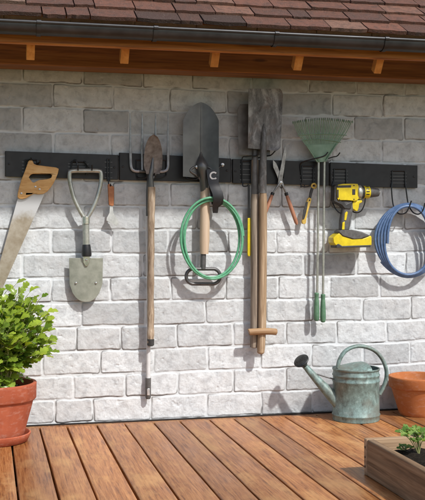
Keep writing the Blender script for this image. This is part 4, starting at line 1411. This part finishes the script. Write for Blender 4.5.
for k in range(270):
    # tips spread through a lopsided bush volume
    while True:
        u = Vector((rs_.uniform(-1, 1), rs_.uniform(-1, 1), rs_.uniform(-1, 1)))
        if u.length < 1:
            break
    u = u.normalized() * (u.length ** 0.5)
    lump = 1 + 0.16 * math.sin(3 * math.atan2(u.y, u.x) + 1) + 0.12 * math.sin(5 * u.z + 2 * u.x)
    tip = Vector((gc3.x - 0.0 + u.x * 0.158 * lump, gc3.y + u.y * 0.16 * lump, cz - 0.028 + u.z * 0.178 * lump))
    herb(tip, rs_.randint(7, 11), 0.038)
for (px, py, dd) in [(18, 284, .02), (10, 290, .0), (31, 294, .02), (44, 297, .0), (47, 312, -.03), (48, 320, .02), (50, 338, .0), (52, 350, .05), (46, 354, .08), (40, 352, .08), (48, 342, -.03), (35, 300, .05), (25, 288, .06), (50, 330, .06), (42, 322, .08), (0, 292, .03), (-20, 290, .0)]:
    herb(P(px - 5, py + 3, -gc3.y + dd), 10, 0.038)
build('stems', stm, M['stem'], o)
build('foliage', fol, M['leaf'], o, recalc=False, sharp=180)

# ------------------------------------------------------------------ planter box
bc = G(364, 474.6)
bh = 36.4 * (bc - CAM).dot(FWD) / FPX
o = thing('planter_box', (bc.x + 0.2, bc.y - 0.3, 0), 'rough wooden planter box of soil with a green seedling', 'planter')
BW, BL, BT = 0.42, 0.78, 0.026
def board(name, x0_, x1_, y0_, y1_, mat, tint, n=8):
    b = MB(); b.tint = tint
    b.box(((x0_ + x1_) / 2, (y0_ + y1_) / 2, bh / 2 + 0.001), (abs(x1_ - x0_), abs(y1_ - y0_), bh))
    return build(name, b, mat, o, bevel=0.004)
sb = board('side_board', bc.x, bc.x + BT, bc.y - BT - 0.001, bc.y - BL, M['planter'], 0.5)
board('side_board', bc.x + BW - BT, bc.x + BW, bc.y - BT - 0.001, bc.y - BL, M['planter'], 0.35)
eb = board('end_board', bc.x - 0.001, bc.x + BW + 0.001, bc.y, bc.y - BT, M['planter_end'], 0.8)
board('end_board', bc.x - 0.001, bc.x + BW + 0.001, bc.y - BL - 0.001, bc.y - BL - BT, M['planter_end'], 0.5)
for z in (0.03, 0.062, 0.095):
    s_ = MB(); s_.lathe([(0.0042, 0), (0.004, 0.0012), (0.0008, 0.0018)], (bc.x - 0.001, bc.y - 0.012, z), 10, Matrix.Rotation(R(-90), 3, 'Y')); build('screw', s_, M['screw'], eb)
b = MB(); zt = bh - 0.022
nx_, ny_ = 30, 50
x0_, x1_, y0_, y1_ = bc.x + BT + 0.0005, bc.x + BW - BT - 0.0005, bc.y - BT - 0.0015, bc.y - BL - 0.0005
grid = []
for i in range(ny_ + 1):
    row = []
    for j in range(nx_ + 1):
        x = x0_ + (x1_ - x0_) * j / nx_; y = y0_ + (y1_ - y0_) * i / ny_
        edge = min(j, nx_ - j, i) / 6
        row.append(Vector((x, y, zt - 0.022 * max(0, 1 - edge) + random.uniform(-0.006, 0.006) + 0.006 * math.sin(x * 40) * math.cos(y * 31))))
    grid.append(row)
b.sheet(grid, Vector((0, 0, -0.05))); build('soil', b, M['soil'], o, sharp=80)
rs2 = random.Random(3)
def seedling(label, clumps):
    sd, ss = MB(), MB()
    t0 = thing('seedling', G(clumps[0][0], clumps[0][1], zt - 0.004), label, 'seedling')
    for (px, py, h, nl, ls) in clumps:
        base = G(px, py, zt - 0.006)
        ss.tube([base + Vector((0, 0, -0.01)), base + Vector((0, 0, 0.006))], 0.004, 6)
        for k in range(nl):
            az = rs2.uniform(0, 6.28); lean = rs2.uniform(0.1, 0.65)
            tip = base + Vector((math.cos(az) * lean * h, math.sin(az) * lean * h, h * rs2.uniform(0.55, 1.0)))
            pth = smooth_path([base, base.lerp(tip, 0.5) + Vector((0, 0, 0.012)), tip], 4)
            ss.tube(pth, 0.0014, 5)
            for q_ in range(5):
                d = ((tip - base).normalized() * 0.6 + Vector((math.cos(az + q_ * 1.7), math.sin(az + q_ * 1.7), rs2.uniform(-0.1, 0.4)))).normalized()
                sd.tint = rs2.random()
                leaf(sd, pth[-1 - (q_ // 2)], d, Vector((0.1, -0.6, 1)).normalized(), ls * rs2.uniform(0.7, 1.2), 0.25, 0.25, 0.9)
    build('stem', ss, M['stem'], t0)
    build('leaves', sd, M['seedling'], t0, recalc=False, sharp=180)
seedling('largest leafy green seedling growing in the wooden planter box', [(419, 456, 0.085, 13, 0.024)])
seedling('tiny low sprout in front of the larger seedling, dark soil around it', [(404, 453, 0.026, 4, 0.018)])
seedling('small sprout near the back board of the planter box', [(401, 442, 0.036, 3, 0.018)])
